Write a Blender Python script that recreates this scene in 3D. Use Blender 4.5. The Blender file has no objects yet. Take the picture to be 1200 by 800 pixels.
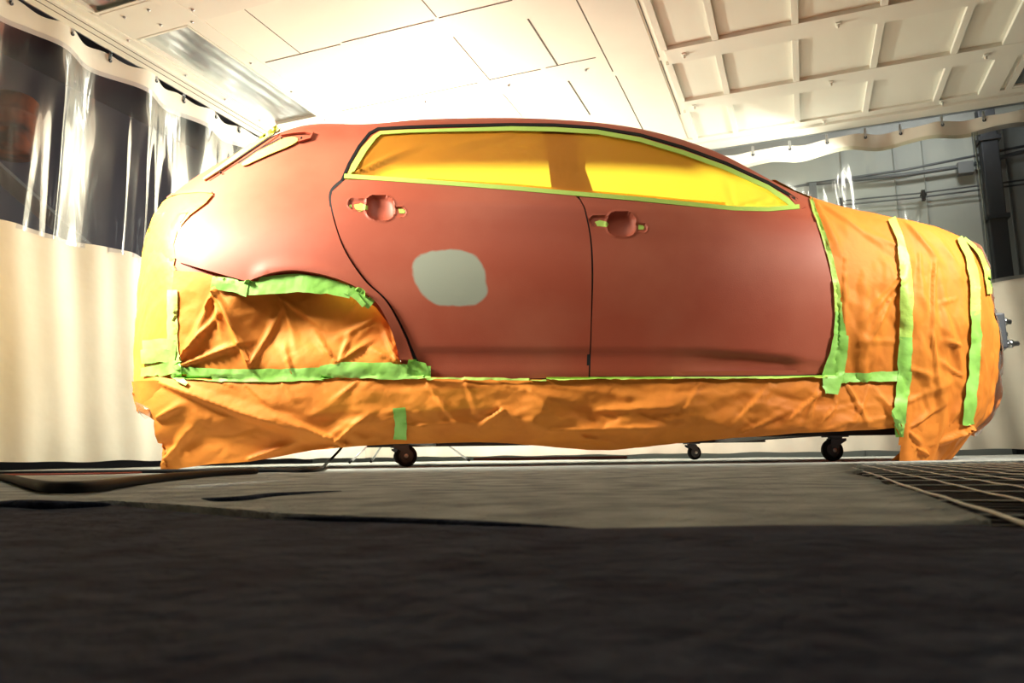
import bpy, bmesh, math, random
import numpy as np
from mathutils import Vector, Matrix
from mathutils.bvhtree import BVHTree
from mathutils.geometry import delaunay_2d_cdt

random.seed(5)
SC = bpy.context.scene
COL = SC.collection

# ------------------------------------------------------------------ camera
F_PX = 881.35
PITCH, ROLL, YAW = math.radians(8.6626), math.radians(-0.769), math.radians(20.998)
CAM_H = 0.042
_R = np.array([1, 0, 0.]); _F = np.array([0, math.cos(PITCH), math.sin(PITCH)]); _U = np.array([0, -math.sin(PITCH), math.cos(PITCH)])
cR = math.cos(ROLL) * _R + math.sin(ROLL) * _U
cU = -math.sin(ROLL) * _R + math.cos(ROLL) * _U
CAM = np.array([0, 0, CAM_H])
cd = bpy.data.cameras.new('camera')
cam = bpy.data.objects.new('camera', cd); COL.objects.link(cam)
cam.matrix_world = Matrix(((cR[0], cU[0], -_F[0], 0), (cR[1], cU[1], -_F[1], 0), (cR[2], cU[2], -_F[2], CAM_H), (0, 0, 0, 1)))
cd.sensor_fit = 'HORIZONTAL'; cd.sensor_width = 36; cd.lens = 36 * F_PX / 1200
cd.clip_start = 0.01
cd.dof.use_dof = True; cd.dof.focus_distance = 3.1; cd.dof.aperture_fstop = 13.0
SC.camera = cam

# ------------------------------------------------------------------ world, lamps, exposure
w = bpy.data.worlds.new('world'); SC.world = w; w.use_nodes = True
w.node_tree.nodes['Background'].inputs[0].default_value = (0.75, 0.85, 1.0, 1)
w.node_tree.nodes['Background'].inputs[1].default_value = 0.03
SC.view_settings.view_transform = 'Standard'; SC.view_settings.look = 'None'
SC.view_settings.gamma = 1; SC.view_settings.exposure = 0.0
SC.view_settings.use_curve_mapping = False


def lamp(name, kind, loc, energy, color, size=0.3, aim=None, spot=None, blend=.6, size_y=None):
    l = bpy.data.lights.new(name, kind); l.energy = energy; l.color = color
    if kind == 'AREA':
        l.size = size
        if size_y: l.shape = 'RECTANGLE'; l.size_y = size_y
    else: l.shadow_soft_size = size
    if kind == 'SPOT': l.spot_size = math.radians(spot); l.spot_blend = blend
    o = bpy.data.objects.new(name, l); COL.objects.link(o); o.location = loc
    if aim is not None:
        o.rotation_euler = (Vector(aim) - Vector(loc)).to_track_quat('-Z', 'Y').to_euler()
    return o


WARM = (1.0, 0.975, 0.83)
FLX, FLY = -0.92, 6.3      # light stand; its head sits on a short side arm
lamp('flash_light', 'POINT', (FLX + .24, FLY, 1.86), 275, (1, .975, .80), 0.09)
lamp('flash_beam', 'SPOT', (FLX + .24, FLY, 1.85), 1500, (1, .96, .80), 0.05, (0.1, 3.3, 1.25), 62, .35)
lamp('left_work_light', 'SPOT', (-2.75, 2.5, 2.2), 1500, (1, .98, .80), 0.35, (-1.5, 3.35, 1.1), 66, 1)
lamp('right_work_light', 'SPOT', (2.9, 1.9, 2.1), 560, WARM, 0.25, (2.0, 3.35, 0.75), 62, 1)
lamp('front_work_light', 'AREA', (-0.2, 1.9, 2.6), 10, WARM, 0.5, (0.0, 3.6, 0.3))
lamp('wall_fill_light', 'AREA', (3.6, 5.55, 2.95), 44, (1, 1, .93), 0.5, (3.3, 6.3, 1.4))  # added fill to brighten the wall behind the back vinyl
lamp('room_light', 'AREA', (2.6, 5.6, 2.3), 40, WARM, 0.5, (1.6, 7.2, 0.8))

# ------------------------------------------------------------------ pixel helpers
rA = np.array([math.sin(YAW), math.cos(YAW), 0]); rB = np.array([math.cos(YAW), -math.sin(YAW), 0])


def AB(a, b, z=0.0):
    p = rA * a + rB * b
    return (float(p[0]), float(p[1]), z)


def ray(x, y):
    d = cR * (x - 600) / F_PX - cU * (y - 400) / F_PX + _F
    return d / np.linalg.norm(d)


def at_y(x, y, Y):
    d = ray(x, y); return CAM + d * (Y / d[1])


def on_floor(x, y, z=0.0):
    d = ray(x, y); return CAM + d * ((z - CAM_H) / d[2])


def on_A(x, y, a):
    d = ray(x, y); return CAM + d * ((a - CAM @ rA) / (d @ rA))


def to_px(P):
    v = np.asarray(P) - CAM
    zz = v @ _F
    return np.stack([600 + F_PX * (v @ cR) / zz, 400 - F_PX * (v @ cU) / zz], -1)


# ------------------------------------------------------------------ object helpers
def link(name, me, mat, parent=None, smooth=True):
    o = bpy.data.objects.new(name, me); COL.objects.link(o)
    if mat is not None:
        for m in (mat if isinstance(mat, (list, tuple)) else [mat]): me.materials.append(m)
    if parent is not None: o.parent = parent
    if smooth: me.shade_smooth()
    return o


def obj(name, bm, mat, parent=None, smooth=False):
    me = bpy.data.meshes.new(name); bmesh.ops.recalc_face_normals(bm, faces=bm.faces)
    bm.to_mesh(me); bm.free()
    o = link(name, me, mat, parent, smooth)
    return o


def tag(o, label, cat, group=None):
    o['label'] = label; o['category'] = cat
    if group: o['group'] = group
    return o


def struct(o):
    o['kind'] = 'structure'; return o


def empty(name, loc, rz=0):
    o = bpy.data.objects.new(name, None); COL.objects.link(o); o.location = loc
    o.rotation_euler = (0, 0, rz); o.empty_display_size = .1; return o


def adopt(parent, *kids):
    bpy.context.view_layer.update()
    for k in kids:
        k.parent = parent; k.matrix_parent_inverse = parent.matrix_world.inverted()


def box(bm, c, s, rz=0.0, bev=0.0, rot=None):
    M = Matrix.Translation(c) @ (rot if rot is not None else Matrix.Rotation(rz, 4, 'Z')) @ Matrix.Diagonal((s[0], s[1], s[2], 1))
    r = bmesh.ops.create_cube(bm, size=1, matrix=M)
    if bev:
        ed = set(e for v in r['verts'] for e in v.link_edges)
        bmesh.ops.bevel(bm, geom=list(ed), offset=bev, segments=2, affect='EDGES', profile=.6)
    return r


def tube(bm, pts, rad, n=10, cap=True):
    pts = [Vector(p) for p in pts]; rings = []
    rads = rad if isinstance(rad, (list, tuple)) else [rad] * len(pts)
    up = Vector((0, 0, 1))
    for i, p in enumerate(pts):
        t = (pts[min(i + 1, len(pts) - 1)] - pts[max(i - 1, 0)]).normalized()
        a = t.cross(up)
        if a.length < 1e-3: a = t.cross(Vector((1, 0, 0)))
        a.normalize(); b = t.cross(a)
        rings.append([bm.verts.new(p + (a * math.cos(q) + b * math.sin(q)) * rads[i]) for q in [2 * math.pi * k / n for k in range(n)]])
    for r0, r1 in zip(rings, rings[1:]):
        for k in range(n): bm.faces.new((r0[k], r0[(k + 1) % n], r1[(k + 1) % n], r1[k]))
    if cap:
        bm.faces.new(rings[0][::-1]); bm.faces.new(rings[-1])


def lathe(bm, prof, M, n=28):
    """prof: list of (r, h) ; axis = local z of M"""
    rings = []
    for r, h in prof:
        rings.append([bm.verts.new(M @ Vector((r * math.cos(2 * math.pi * k / n), r * math.sin(2 * math.pi * k / n), h))) for k in range(n)])
    for r0, r1 in zip(rings, rings[1:]):
        for k in range(n): bm.faces.new((r0[k], r0[(k + 1) % n], r1[(k + 1) % n], r1[k]))
    bm.faces.new(rings[0][::-1]); bm.faces.new(rings[-1])


def catmull(P, n, closed=False):
    """resample an array of control points (m,d) at n uniformly spaced parameter values"""
    P = np.asarray(P, float); m = len(P)
    t = np.linspace(0, m - 1, n); i = np.minimum(t.astype(int), m - 2); u = (t - i)
    u = u.reshape((-1,) + (1,) * (P.ndim - 1))
    E = np.concatenate([2 * P[:1] - P[1:2], P, 2 * P[-1:] - P[-2:-1]])
    a, b, c, d = E[i], E[i + 1], E[i + 2], E[i + 3]
    return .5 * (2 * b + (c - a) * u + (2 * a - 5 * b + 4 * c - d) * u ** 2 + (3 * b - a - 3 * c + d) * u ** 3)


# ------------------------------------------------------------------ numpy noise
def hsh(i, j, s):
    x = np.sin(i * 127.1 + j * 311.7 + s * 74.7) * 43758.5453
    return x - np.floor(x)


def crumple(u, v, cell, seed=0, warp=.35):
    """piecewise-linear facets with sharp creases, like crushed paper; about -0.5..0.5"""
    u = u / cell; v = v / cell
    u2 = u + warp * np.sin(1.7 * v + seed) + warp * .6 * np.sin(3.9 * v + 2.1 * seed + .7 * u)
    v2 = v + warp * np.sin(1.3 * u + seed * 1.7) + warp * .6 * np.sin(4.3 * u + .9 * seed - .6 * v)
    i = np.floor(u2); j = np.floor(v2); a = u2 - i; b = v2 - j
    h00 = hsh(i, j, seed); h10 = hsh(i + 1, j, seed); h01 = hsh(i, j + 1, seed); h11 = hsh(i + 1, j + 1, seed)
    dg = hsh(i, j, seed + 9.3) > .5
    t1 = np.where(a + b < 1, h00 + a * (h10 - h00) + b * (h01 - h00), h11 + (1 - a) * (h01 - h11) + (1 - b) * (h10 - h11))
    t2 = np.where(a > b, h00 + a * (h10 - h00) + b * (h11 - h10), h00 + b * (h01 - h00) + a * (h11 - h01))
    return np.where(dg, t1, t2) - .5


def crum(u, v, seed=0):
    return crumple(u, v, .16, seed) * 1.0 + crumple(u * .8 + v * .5, v - .3 * u, .075, seed + 3) * .42 + crumple(u, v, .038, seed + 5) * .20


def creases(x, y, L):
    """L: (x0,y0,x1,y1,width_px,amp[,skew]) ridge lines, fading to nothing at the second end"""
    h = np.zeros_like(x)
    for c in L:
        x0, y0, x1, y1, wd, am = c[:6]; sk = c[6] if len(c) > 6 else 1.0
        dx, dy = x1 - x0, y1 - y0; LL = math.hypot(dx, dy)
        t = ((x - x0) * dx + (y - y0) * dy) / LL ** 2
        d = ((x - x0) * dy - (y - y0) * dx) / LL
        wid = wd * (.25 + .75 * np.clip(t, 0, 1))
        wl = np.where(d > 0, wid, wid * sk)
        prof = np.clip(1 - np.abs(d) / wl, 0, 1)
        prof = prof ** 1.15
        env = np.clip((t + .05) / .08, 0, 1) * np.clip((1.08 - t) / .55, 0, 1)
        h += am * prof * env
    return h


def smooth01(t):
    t = np.clip(t, 0, 1); return t * t * (3 - 2 * t)


# ------------------------------------------------------------------ materials
def mat(name, col, rough=.6, metal=0.0, var=None, bump=None, coat=0.0, spec=.5, transl=None, sheen=0):
    m = bpy.data.materials.new(name); m.use_nodes = True
    nt = m.node_tree; N = nt.nodes; L = nt.links
    b = N['Principled BSDF']; out = N['Material Output']
    b.inputs['Base Color'].default_value = (*col, 1); b.inputs['Roughness'].default_value = rough
    b.inputs['Metallic'].default_value = metal; b.inputs['Specular IOR Level'].default_value = spec
    b.inputs['Coat Weight'].default_value = coat
    geo = N.new('ShaderNodeNewGeometry')
    if var:
        col2, scale, det, lo, hi = var
        nz = N.new('ShaderNodeTexNoise'); nz.inputs['Scale'].default_value = scale; nz.inputs['Detail'].default_value = det
        mp = N.new('ShaderNodeMapRange'); mp.inputs['From Min'].default_value = lo; mp.inputs['From Max'].default_value = hi
        mx = N.new('ShaderNodeMix'); mx.data_type = 'RGBA'
        mx.inputs['A'].default_value = (*col, 1); mx.inputs['B'].default_value = (*col2, 1)
        L.new(geo.outputs['Position'], nz.inputs['Vector']); L.new(nz.outputs['Fac'], mp.inputs['Value'])
        L.new(mp.outputs['Result'], mx.inputs['Factor']); L.new(mx.outputs['Result'], b.inputs['Base Color'])
        m['mix'] = mx.name
    if bump:
        scale, dist, det = bump
        n2 = N.new('ShaderNodeTexNoise'); n2.inputs['Scale'].default_value = scale; n2.inputs['Detail'].default_value = det
        bp = N.new('ShaderNodeBump'); bp.inputs['Distance'].default_value = dist
        L.new(geo.outputs['Position'], n2.inputs['Vector']); L.new(n2.outputs['Fac'], bp.inputs['Height'])
        L.new(bp.outputs['Normal'], b.inputs['Normal'])
    if transl:
        tr = N.new('ShaderNodeBsdfTranslucent'); tr.inputs['Color'].default_value = (*transl[0], 1)
        ms = N.new('ShaderNodeMixShader'); ms.inputs[0].default_value = transl[1]
        L.new(b.outputs[0], ms.inputs[1]); L.new(tr.outputs[0], ms.inputs[2]); L.new(ms.outputs[0], out.inputs['Surface'])
    return m


M_primer = mat('red_primer', (.41, .080, .042), .52, var=((.48, .125, .072), 2.2, 6, .42, .72), bump=(260, .0003, 2), spec=.4)
M_paper = mat('masking_paper', (.80, .262, .038), .6, var=((.70, .205, .03), 5, 4, .4, .75), bump=(30, .0016, 2), transl=((.95, .55, .05), .025), spec=.22)
M_paper_y = mat('pale_masking_paper', (.85, .46, .06), .45, var=((.80, .37, .045), 5, 4, .4, .75), bump=(30, .0016, 2), transl=((.95, .7, .1), .03), spec=.35)
M_wpaper = mat('window_paper', (.80, .29, .03), .5, bump=(30, .002, 2), transl=((1, .74, .05), .45), spec=.3)
M_green = mat('green_tape', (.30, .64, .11), .5, var=((.38, .74, .18), 9, 3, .4, .7), bump=(35, .0015, 2), spec=.4)
M_green_pale = mat('pale_green_tape', (.60, .72, .18), .5, var=((.5, .72, .2), 9, 3, .4, .7), bump=(35, .0015, 2), spec=.4)
M_lime = mat('lime_tape', (.50, .74, .14), .5, bump=(60, .002, 3))
M_ytape = mat('yellow_tape', (.75, .72, .16), .5, bump=(60, .002, 3))
M_black = mat('black_rubber', (.012, .012, .014), .6, spec=.12)
M_dark = mat('dark_gap', (.008, .007, .009), .8)
M_body = mat('dark_body_inside', (.03, .022, .02), .8)
M_steel = mat('brushed_steel', (.55, .57, .6), .3, 1.0)
M_dsteel = mat('dull_dark_steel', (.06, .065, .08), .5, .2)
M_frame = mat('black_frame_steel', (.015, .015, .017), .5, .3)
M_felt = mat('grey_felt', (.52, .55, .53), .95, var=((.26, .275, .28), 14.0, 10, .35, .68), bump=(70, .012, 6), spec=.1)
M_felt_shade = mat('shaded_grey_felt', (.060, .073, .112), .95, var=((.023, .029, .054), 22.0, 10, .35, .7), bump=(70, .012, 6), spec=.1)  # felt with the foreground's light falloff and bluish shade put into its colour
M_ceil = mat('white_painted_steel', (.78, .79, .70), .55, var=((.72, .73, .65), 1.5, 4, .4, .7))
M_ceil2 = mat('white_ceiling_panel', (.77, .785, .69), .6, bump=(180, .0006, 2))
M_seam = mat('dark_seam', (.10, .095, .08), .8)
M_cream = mat('cream_tarpaulin', (.78, .765, .68), .6, var=((.73, .72, .63), 2.5, 4, .4, .7), bump=(9, .003, 2))
M_stitch = mat('tarpaulin_stitch', (.42, .41, .36), .7)
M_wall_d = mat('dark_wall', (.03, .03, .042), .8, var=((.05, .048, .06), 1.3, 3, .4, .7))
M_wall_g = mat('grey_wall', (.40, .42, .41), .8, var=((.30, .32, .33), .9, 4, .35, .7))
M_pipe = mat('grey_pipe', (.10, .11, .13), .5)
M_rope = mat('pale_grate_wire', (.82, .82, .76), .7)
M_grate = mat('dark_grate', (.03, .03, .036), .7)


def lens_mat(name, col, g=.0, rough=.14, bump=.6, fk=1.0):
    m = bpy.data.materials.new(name); m.use_nodes = True; nt = m.node_tree; N = nt.nodes; L = nt.links
    N.remove(N['Principled BSDF'])
    t = N.new('ShaderNodeBsdfTransparent'); t.inputs[0].default_value = (*col, 1)
    gl = N.new('ShaderNodeBsdfGlossy'); gl.inputs['Roughness'].default_value = rough; gl.inputs['Color'].default_value = (1, 1, 1, 1)
    lw = N.new('ShaderNodeFresnel'); lw.inputs['IOR'].default_value = 1.5
    ma = N.new('ShaderNodeMath'); ma.operation = 'MULTIPLY_ADD'; ma.inputs[1].default_value = fk; ma.inputs[2].default_value = g
    cl = N.new('ShaderNodeClamp')
    mx = N.new('ShaderNodeMixShader')
    L.new(lw.outputs[0], ma.inputs[0]); L.new(ma.outputs[0], cl.inputs[0]); L.new(cl.outputs[0], mx.inputs[0])
    L.new(t.outputs[0], mx.inputs[1]); L.new(gl.outputs[0], mx.inputs[2]); L.new(mx.outputs[0], N['Material Output'].inputs['Surface'])
    geo = N.new('ShaderNodeNewGeometry'); mpn = N.new('ShaderNodeMapping'); mpn.inputs['Scale'].default_value = (1, 1, .25)
    nz = N.new('ShaderNodeTexNoise'); nz.inputs['Scale'].default_value = 7; nz.inputs['Detail'].default_value = 3
    nz.inputs['Distortion'].default_value = .8
    bp = N.new('ShaderNodeBump'); bp.inputs['Distance'].default_value = .02; bp.inputs['Strength'].default_value = bump
    L.new(geo.outputs['Position'], mpn.inputs['Vector']); L.new(mpn.outputs[0], nz.inputs['Vector'])
    L.new(nz.outputs['Fac'], bp.inputs['Height']); L.new(bp.outputs['Normal'], gl.inputs['Normal'])
    return m


M_vinyl = lens_mat('clear_vinyl', (.80, .81, .86), 0, .16, .6, .42)
M_vinylb = lens_mat('clear_back_vinyl', (.84, .86, .80), 0, .16, .6, .8)
M_vinyl2 = lens_mat('smoky_clear_vinyl', (.42, .44, .47), 0, .14, .6, .6)
M_film = lens_mat('clear_plastic_film', (.86, .86, .84), .18, .1)
M_glass = lens_mat('light_cover_glass', (.62, .72, .72), .0, .3, .03, .5)

# ================================================================== ROOM
H = 2.8
YB = -4.2          # left curtain plane (B)
XA = 6.72          # back curtain plane (A)
rz = -YAW
# floor: concrete/felt slab big quad, subdivided lightly
bm = bmesh.new()
vs = [bm.verts.new(AB(a, b, -0.006)) for a, b in ((-2.5, -6.5), (-2.5, 5.5), (9.5, 5.5), (9.5, -6.5))]
bm.faces.new(vs)
struct(obj('floor', bm, M_grate))


def sheet(name, outline_px, z0, mt, seed, step=.045, amp=.0022, edge_lift=0.004, lift=None, pts=None):
    """felt sheet lying on the floor, outline in floor coordinates (x,y)"""
    P = [tuple(p) for p in pts]
    den = []
    for i in range(len(P)):
        a, b = np.array(P[i]), np.array(P[(i + 1) % len(P)])
        n = max(1, int(np.linalg.norm(b - a) / step))
        for k in range(n): den.append(a + (b - a) * k / n)
    den = np.array(den)
    return den


def floor_sheet(name, P, z0, mt, seed, label, amp=.003, edge=.006):
    # P: outline (x,y) world. Thick felt with slight undulation and soft raised rim.
    P = np.array(P, float)
    pts = []
    for i in range(len(P)):
        a, b = P[i], P[(i + 1) % len(P)]
        n = max(1, int(np.linalg.norm(b - a) / (.03 if min(a[1], b[1]) < 1.6 else .12)))
        for k in range(n): pts.append(a + (b - a) * k / n)
    pts = np.array(pts); nb = len(pts)
    x0, y0 = P.min(0); x1, y1 = P.max(0)
    inner = []
    yy = y0
    while yy < y1:
        st = .03 if yy < 1.4 else .07 + .03 * (yy - 1.4)
        xs = np.arange(max(x0, -.9 * abs(yy) - 1.2), min(x1, .9 * abs(yy) + 1.2), st * 1.2)
        inner += [(x, yy) for x in xs]; yy += st
    inner = np.array(inner)
    ins = inside(inner, pts) & (dist_poly(inner, pts) > .012)
    allp = np.concatenate([pts, inner[ins]])
    r = delaunay_2d_cdt([Vector(p) for p in allp], [], [list(range(nb))], 1, 1e-6)
    V = np.array([v[:] for v in r[0]]); Fc = r[2]
    d = dist_poly(V, pts)
    z = z0 + amp * (np.sin(V[:, 0] * 5.1 + seed) * np.sin(V[:, 1] * 6.3 + seed * 2) + .5 * np.sin(V[:, 0] * 13 + V[:, 1] * 9 + seed))
    z += edge * np.exp(-d / .02) * (.55 + .45 * np.sin(V[:, 0] * 9 + V[:, 1] * 4 + seed))
    bm = bmesh.new(); bv = [bm.verts.new((p[0], p[1], zz)) for p, zz in zip(V, z)]
    for f in Fc:
        try: bm.faces.new([bv[i] for i in f])
        except ValueError: pass
    bm.normal_update()
    for f in bm.faces:
        if f.normal.z < 0: f.normal_flip()
    ed = [e for e in bm.edges if e.is_boundary]
    rr = bmesh.ops.extrude_edge_only(bm, edges=ed)
    for g in rr['geom']:
        if isinstance(g, bmesh.types.BMVert): g.co.z = max(g.co.z - .008, -.005)
    o = obj(name, bm, mt, None, True)
    if label: tag(o, label, 'floor covering')
    return o


def inside(Q, P):
    x, y = Q[:, 0], Q[:, 1]; res = np.zeros(len(Q), bool)
    n = len(P)
    for i in range(n):
        x0, y0 = P[i - 1]; x1, y1 = P[i]
        c = ((y0 > y) != (y1 > y))
        with np.errstate(divide='ignore', invalid='ignore'):
            xi = (x1 - x0) * (y - y0) / (y1 - y0 if y1 != y0 else 1e-9) + x0
        res ^= c & (x < xi)
    return res


def dist_poly(Q, P):
    best = np.full(len(Q), 1e9); n = len(P)
    for i in range(n):
        a, b = np.array(P[i - 1]), np.array(P[i]); ab = b - a; l2 = max(ab @ ab, 1e-12)
        t = np.clip(((Q - a) @ ab) / l2, 0, 1)
        best = np.minimum(best, np.hypot(*((Q - a) - t[:, None] * ab).T))
    return best


def fl(x, y):
    p = on_floor(x, y); return (p[0], p[1])


# main felt: from the crease in the foreground to the back; right border along the grate
crease_r = [fl(0, 588), fl(60, 592), fl(130, 590), fl(200, 596), fl(330, 607), fl(420, 609), fl(500, 614), fl(600, 617), fl(690, 621), fl(800, 620), fl(900, 618), fl(1050, 619), fl(1130, 617)]
grate_edge = [AB(.53, .10)[:2], AB(.8, .095)[:2], AB(1.0, .085)[:2], AB(1.26, .10)[:2], AB(1.5, .07)[:2], AB(1.9, .12)[:2], AB(2.6, .13)[:2], AB(2.95, .2)[:2]]
main = [(-1.6, .95), (-1.0, .86)] + crease_r + grate_edge + [AB(3.1, 3.0)[:2], AB(6.6, 3.0)[:2], AB(6.6, -4.1)[:2], (-3.6, 1.2)]
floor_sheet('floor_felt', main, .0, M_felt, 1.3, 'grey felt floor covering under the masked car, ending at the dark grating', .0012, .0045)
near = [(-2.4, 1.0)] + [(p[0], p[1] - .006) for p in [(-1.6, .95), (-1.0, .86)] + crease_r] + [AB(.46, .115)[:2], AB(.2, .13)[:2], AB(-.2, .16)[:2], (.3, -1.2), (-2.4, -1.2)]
floor_sheet('foreground_felt', near, -.0015, M_felt_shade, 4.1, 'grey felt sheet in the foreground, below the long crease, its dim light painted darker', .0012, .003)

# grating: wires both ways
root = empty('floor_grating', AB(1.5, .9))
bm = bmesh.new()
Bs = np.arange(.115, 2.6, .056)
k = 0
for b in Bs:
    a0, a1 = -.1, 4.3
    pts = [AB(a, b + .0022 * math.sin(a * 7 + b * 30), -.001 + .0006 * math.sin(a * 40 + b * 9)) for a in np.arange(a0, a1, .09)]
    tube(bm, pts, .0012 if k else .0016, 6); k += 1
long_w = obj('long_wire', bm, M_rope, None, True)
bm = bmesh.new()
for a in np.arange(.1, 4.3, .17):
    tube(bm, [AB(a, b, -.0022) for b in np.arange(.1, 2.7, .2)], .0008, 5)
cross_w = obj('cross_wire', bm, M_rope, None, True)
bm = bmesh.new()
for a in np.arange(.0, 4.3, .034):
    box(bm, AB(a, 1.4, -.0045), (2.7, .006, .003), rz)
bars = obj('bearing_bar', bm, mat('grate_bar', (.045, .048, .06), .7))
adopt(root, long_w, cross_w, bars)
for o in (long_w, cross_w, bars): o['kind'] = 'stuff'
tag(root, 'dark floor grating with pale wires at the lower right beside the felt', 'grating')

# ---- outer walls (seen through the vinyl)
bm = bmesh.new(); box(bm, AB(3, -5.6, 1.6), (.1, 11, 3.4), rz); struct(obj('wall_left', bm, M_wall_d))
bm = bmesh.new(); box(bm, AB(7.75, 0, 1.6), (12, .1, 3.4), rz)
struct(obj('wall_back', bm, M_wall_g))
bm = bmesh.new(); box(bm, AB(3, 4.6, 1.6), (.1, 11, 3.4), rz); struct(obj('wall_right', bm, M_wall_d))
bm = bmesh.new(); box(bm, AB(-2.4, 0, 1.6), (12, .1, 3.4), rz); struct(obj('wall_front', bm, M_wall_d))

# ---- ceiling: slab with two light recesses on the left, framework ribs on the right
def ceil_rect(bm, a0, a1, b0, b1, z0, z1):
    box(bm, AB((a0 + a1) / 2, (b0 + b1) / 2, (z0 + z1) / 2), (b1 - b0, a1 - a0, z1 - z0), rz)


L0, L1 = -3.93, -3.52
bm = bmesh.new()
CA0, CA1, CB1 = -2.4, 6.62, 4.6
ceil_rect(bm, CA0, CA1, L1, CB1, H, H + .1)              # everything right of the lights
ceil_rect(bm, CA0, CA1, YB + .02, L0, H, H + .1)         # left margin
for a0, a1 in ((CA0, 1.75), (3.13, 3.43), (4.83, CA1)): ceil_rect(bm, a0, a1, L0, L1, H, H + .1)
ceil_rect(bm, 6.62, 6.70, YB, CB1, H, H + .1)
struct(obj('ceiling', bm, M_ceil2))
bm = bmesh.new(); ceil_rect(bm, -2.4, 7.8, -5.6, 4.6, H + .35, H + .4)
struct(obj('ceiling_outer', bm, M_wall_d)); 

n_tr = [0]
def trim(rects, mt=M_ceil, z=.012, bev=.002):
    bm = bmesh.new()
    for a0, a1, b0, b1 in rects:
        box(bm, AB((a0 + a1) / 2, (b0 + b1) / 2, H - z / 2 + .0005), (b1 - b0, a1 - a0, z), rz, bev)
    n_tr[0] += 1
    return struct(obj('trim_%d' % n_tr[0], bm, mt))


trim([(-2, 6.62, YB + .03, -4.02)], z=.035)                     # edge beam left
trim([(-2, 6.62, -4.02, -3.96)], z=.012)
trim([(6.55, 6.70, YB + .05, 4.4)], z=.04)                     # edge beam back
trim([(6.46, 6.55, YB + .05, 4.4)], z=.018)
trim([(4.86, 5.06, -.72, 4.0)], z=.03)
trim([(5.68, 5.88, -.72, 4.0)], z=.03)
trim([(3.94, 4.14, -.72, 4.0)], z=.03)
for b in (-.72, -.38, .12, .64, 1.15, 1.46):
    if b == 1.46: r = [(a0, a1, b - .02, b + .12) for a0, a1 in ((5.06, 5.68), (5.88, 6.46), (4.14, 4.86))]
    else: r = [(a0, a1, b - .022, b + .022) for a0, a1 in ((5.06, 5.68), (5.88, 6.46), (4.14, 4.86))]
    trim(r, z=.028)
trim([(5.9, 6.46, 1.62, 1.66), (5.9, 6.46, 2.5, 2.56)], z=.02)
# long framework strips of the middle field (barely proud, their shadow makes the thin lines)
trim([(3.2, 6.45, -1.11, -.79)], z=.006)
trim([(3.1, 3.42, -3.96, -1.2)], z=.006)
trim([(-2, 6.45, -3.5, -3.38)], z=.0085)
# dark seams
sm = []
for b, a0, a1 in ((-3.06, 3.42, 3.99), (-2.0, 3.42, 3.95), (-2.0, 4.2, 4.83), (-1.99, 5.06, 5.5), (-1.47, 4.19, 4.82), (-1.465, 5.06, 5.67), (-1.125, 3.2, 5.05), (-1.12, 5.12, 6.3), (-.775, 3.2, 4.98), (-.775, 5.03, 5.95), (-2.5, 5.06, 5.7)):
    wdt = .007 if b > -1.2 else (.011 if b > -1.8 and b < -1.4 else .005)
    sm.append((a0, a1, b - wdt / 2, b + wdt / 2))
for a, b0, b1 in ((3.99, -3.36, -2.74), (3.975, -2.72, -2.03), (3.965, -1.99, -1.49), (4.82, -2.0, -1.6), (4.815, -1.56, -1.19), (4.83, -3.3, -2.1)):
    sm.append((a - .0035, a + .0035, b0, b1))
trim(sm, M_seam, z=.003, bev=0)
sm = []
for b in (-4.10, -4.045): sm.append((1, 6.5, b - .002, b + .002))
bm = bmesh.new()
for a0, a1, b0, b1 in sm: box(bm, AB((a0 + a1) / 2, (b0 + b1) / 2, H - .036), (b1 - b0, a1 - a0, .003), rz)
n_tr[0] += 1; struct(obj('trim_%d' % n_tr[0], bm, M_seam))

# ---- screws and small clips on the ceiling framework
def clip(a, b, z, big, label, dup_of=None):
    if dup_of:
        r = dup_of.copy(); COL.objects.link(r)
        for ch in dup_of.children:
            c = ch.copy(); COL.objects.link(c); c.parent = r
    else:
        r = empty('ceiling_clip', (0, 0, 0))
        bm = bmesh.new(); box(bm, (0, 0, -.004), (.03, .05, .008), 0, .002); o = obj('plate', bm, M_ceil, r)
        bm = bmesh.new()
        lathe(bm, [(.006, -.03), (.009, -.026), (.009, -.008), (.006, -.004)], Matrix.Identity(4), 10); obj('screw', bm, M_ceil, r, True)
    r.location = AB(a, b, z); r.rotation_euler = (0, 0, rz)
    tag(r, label, 'clip')
    return r


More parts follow.
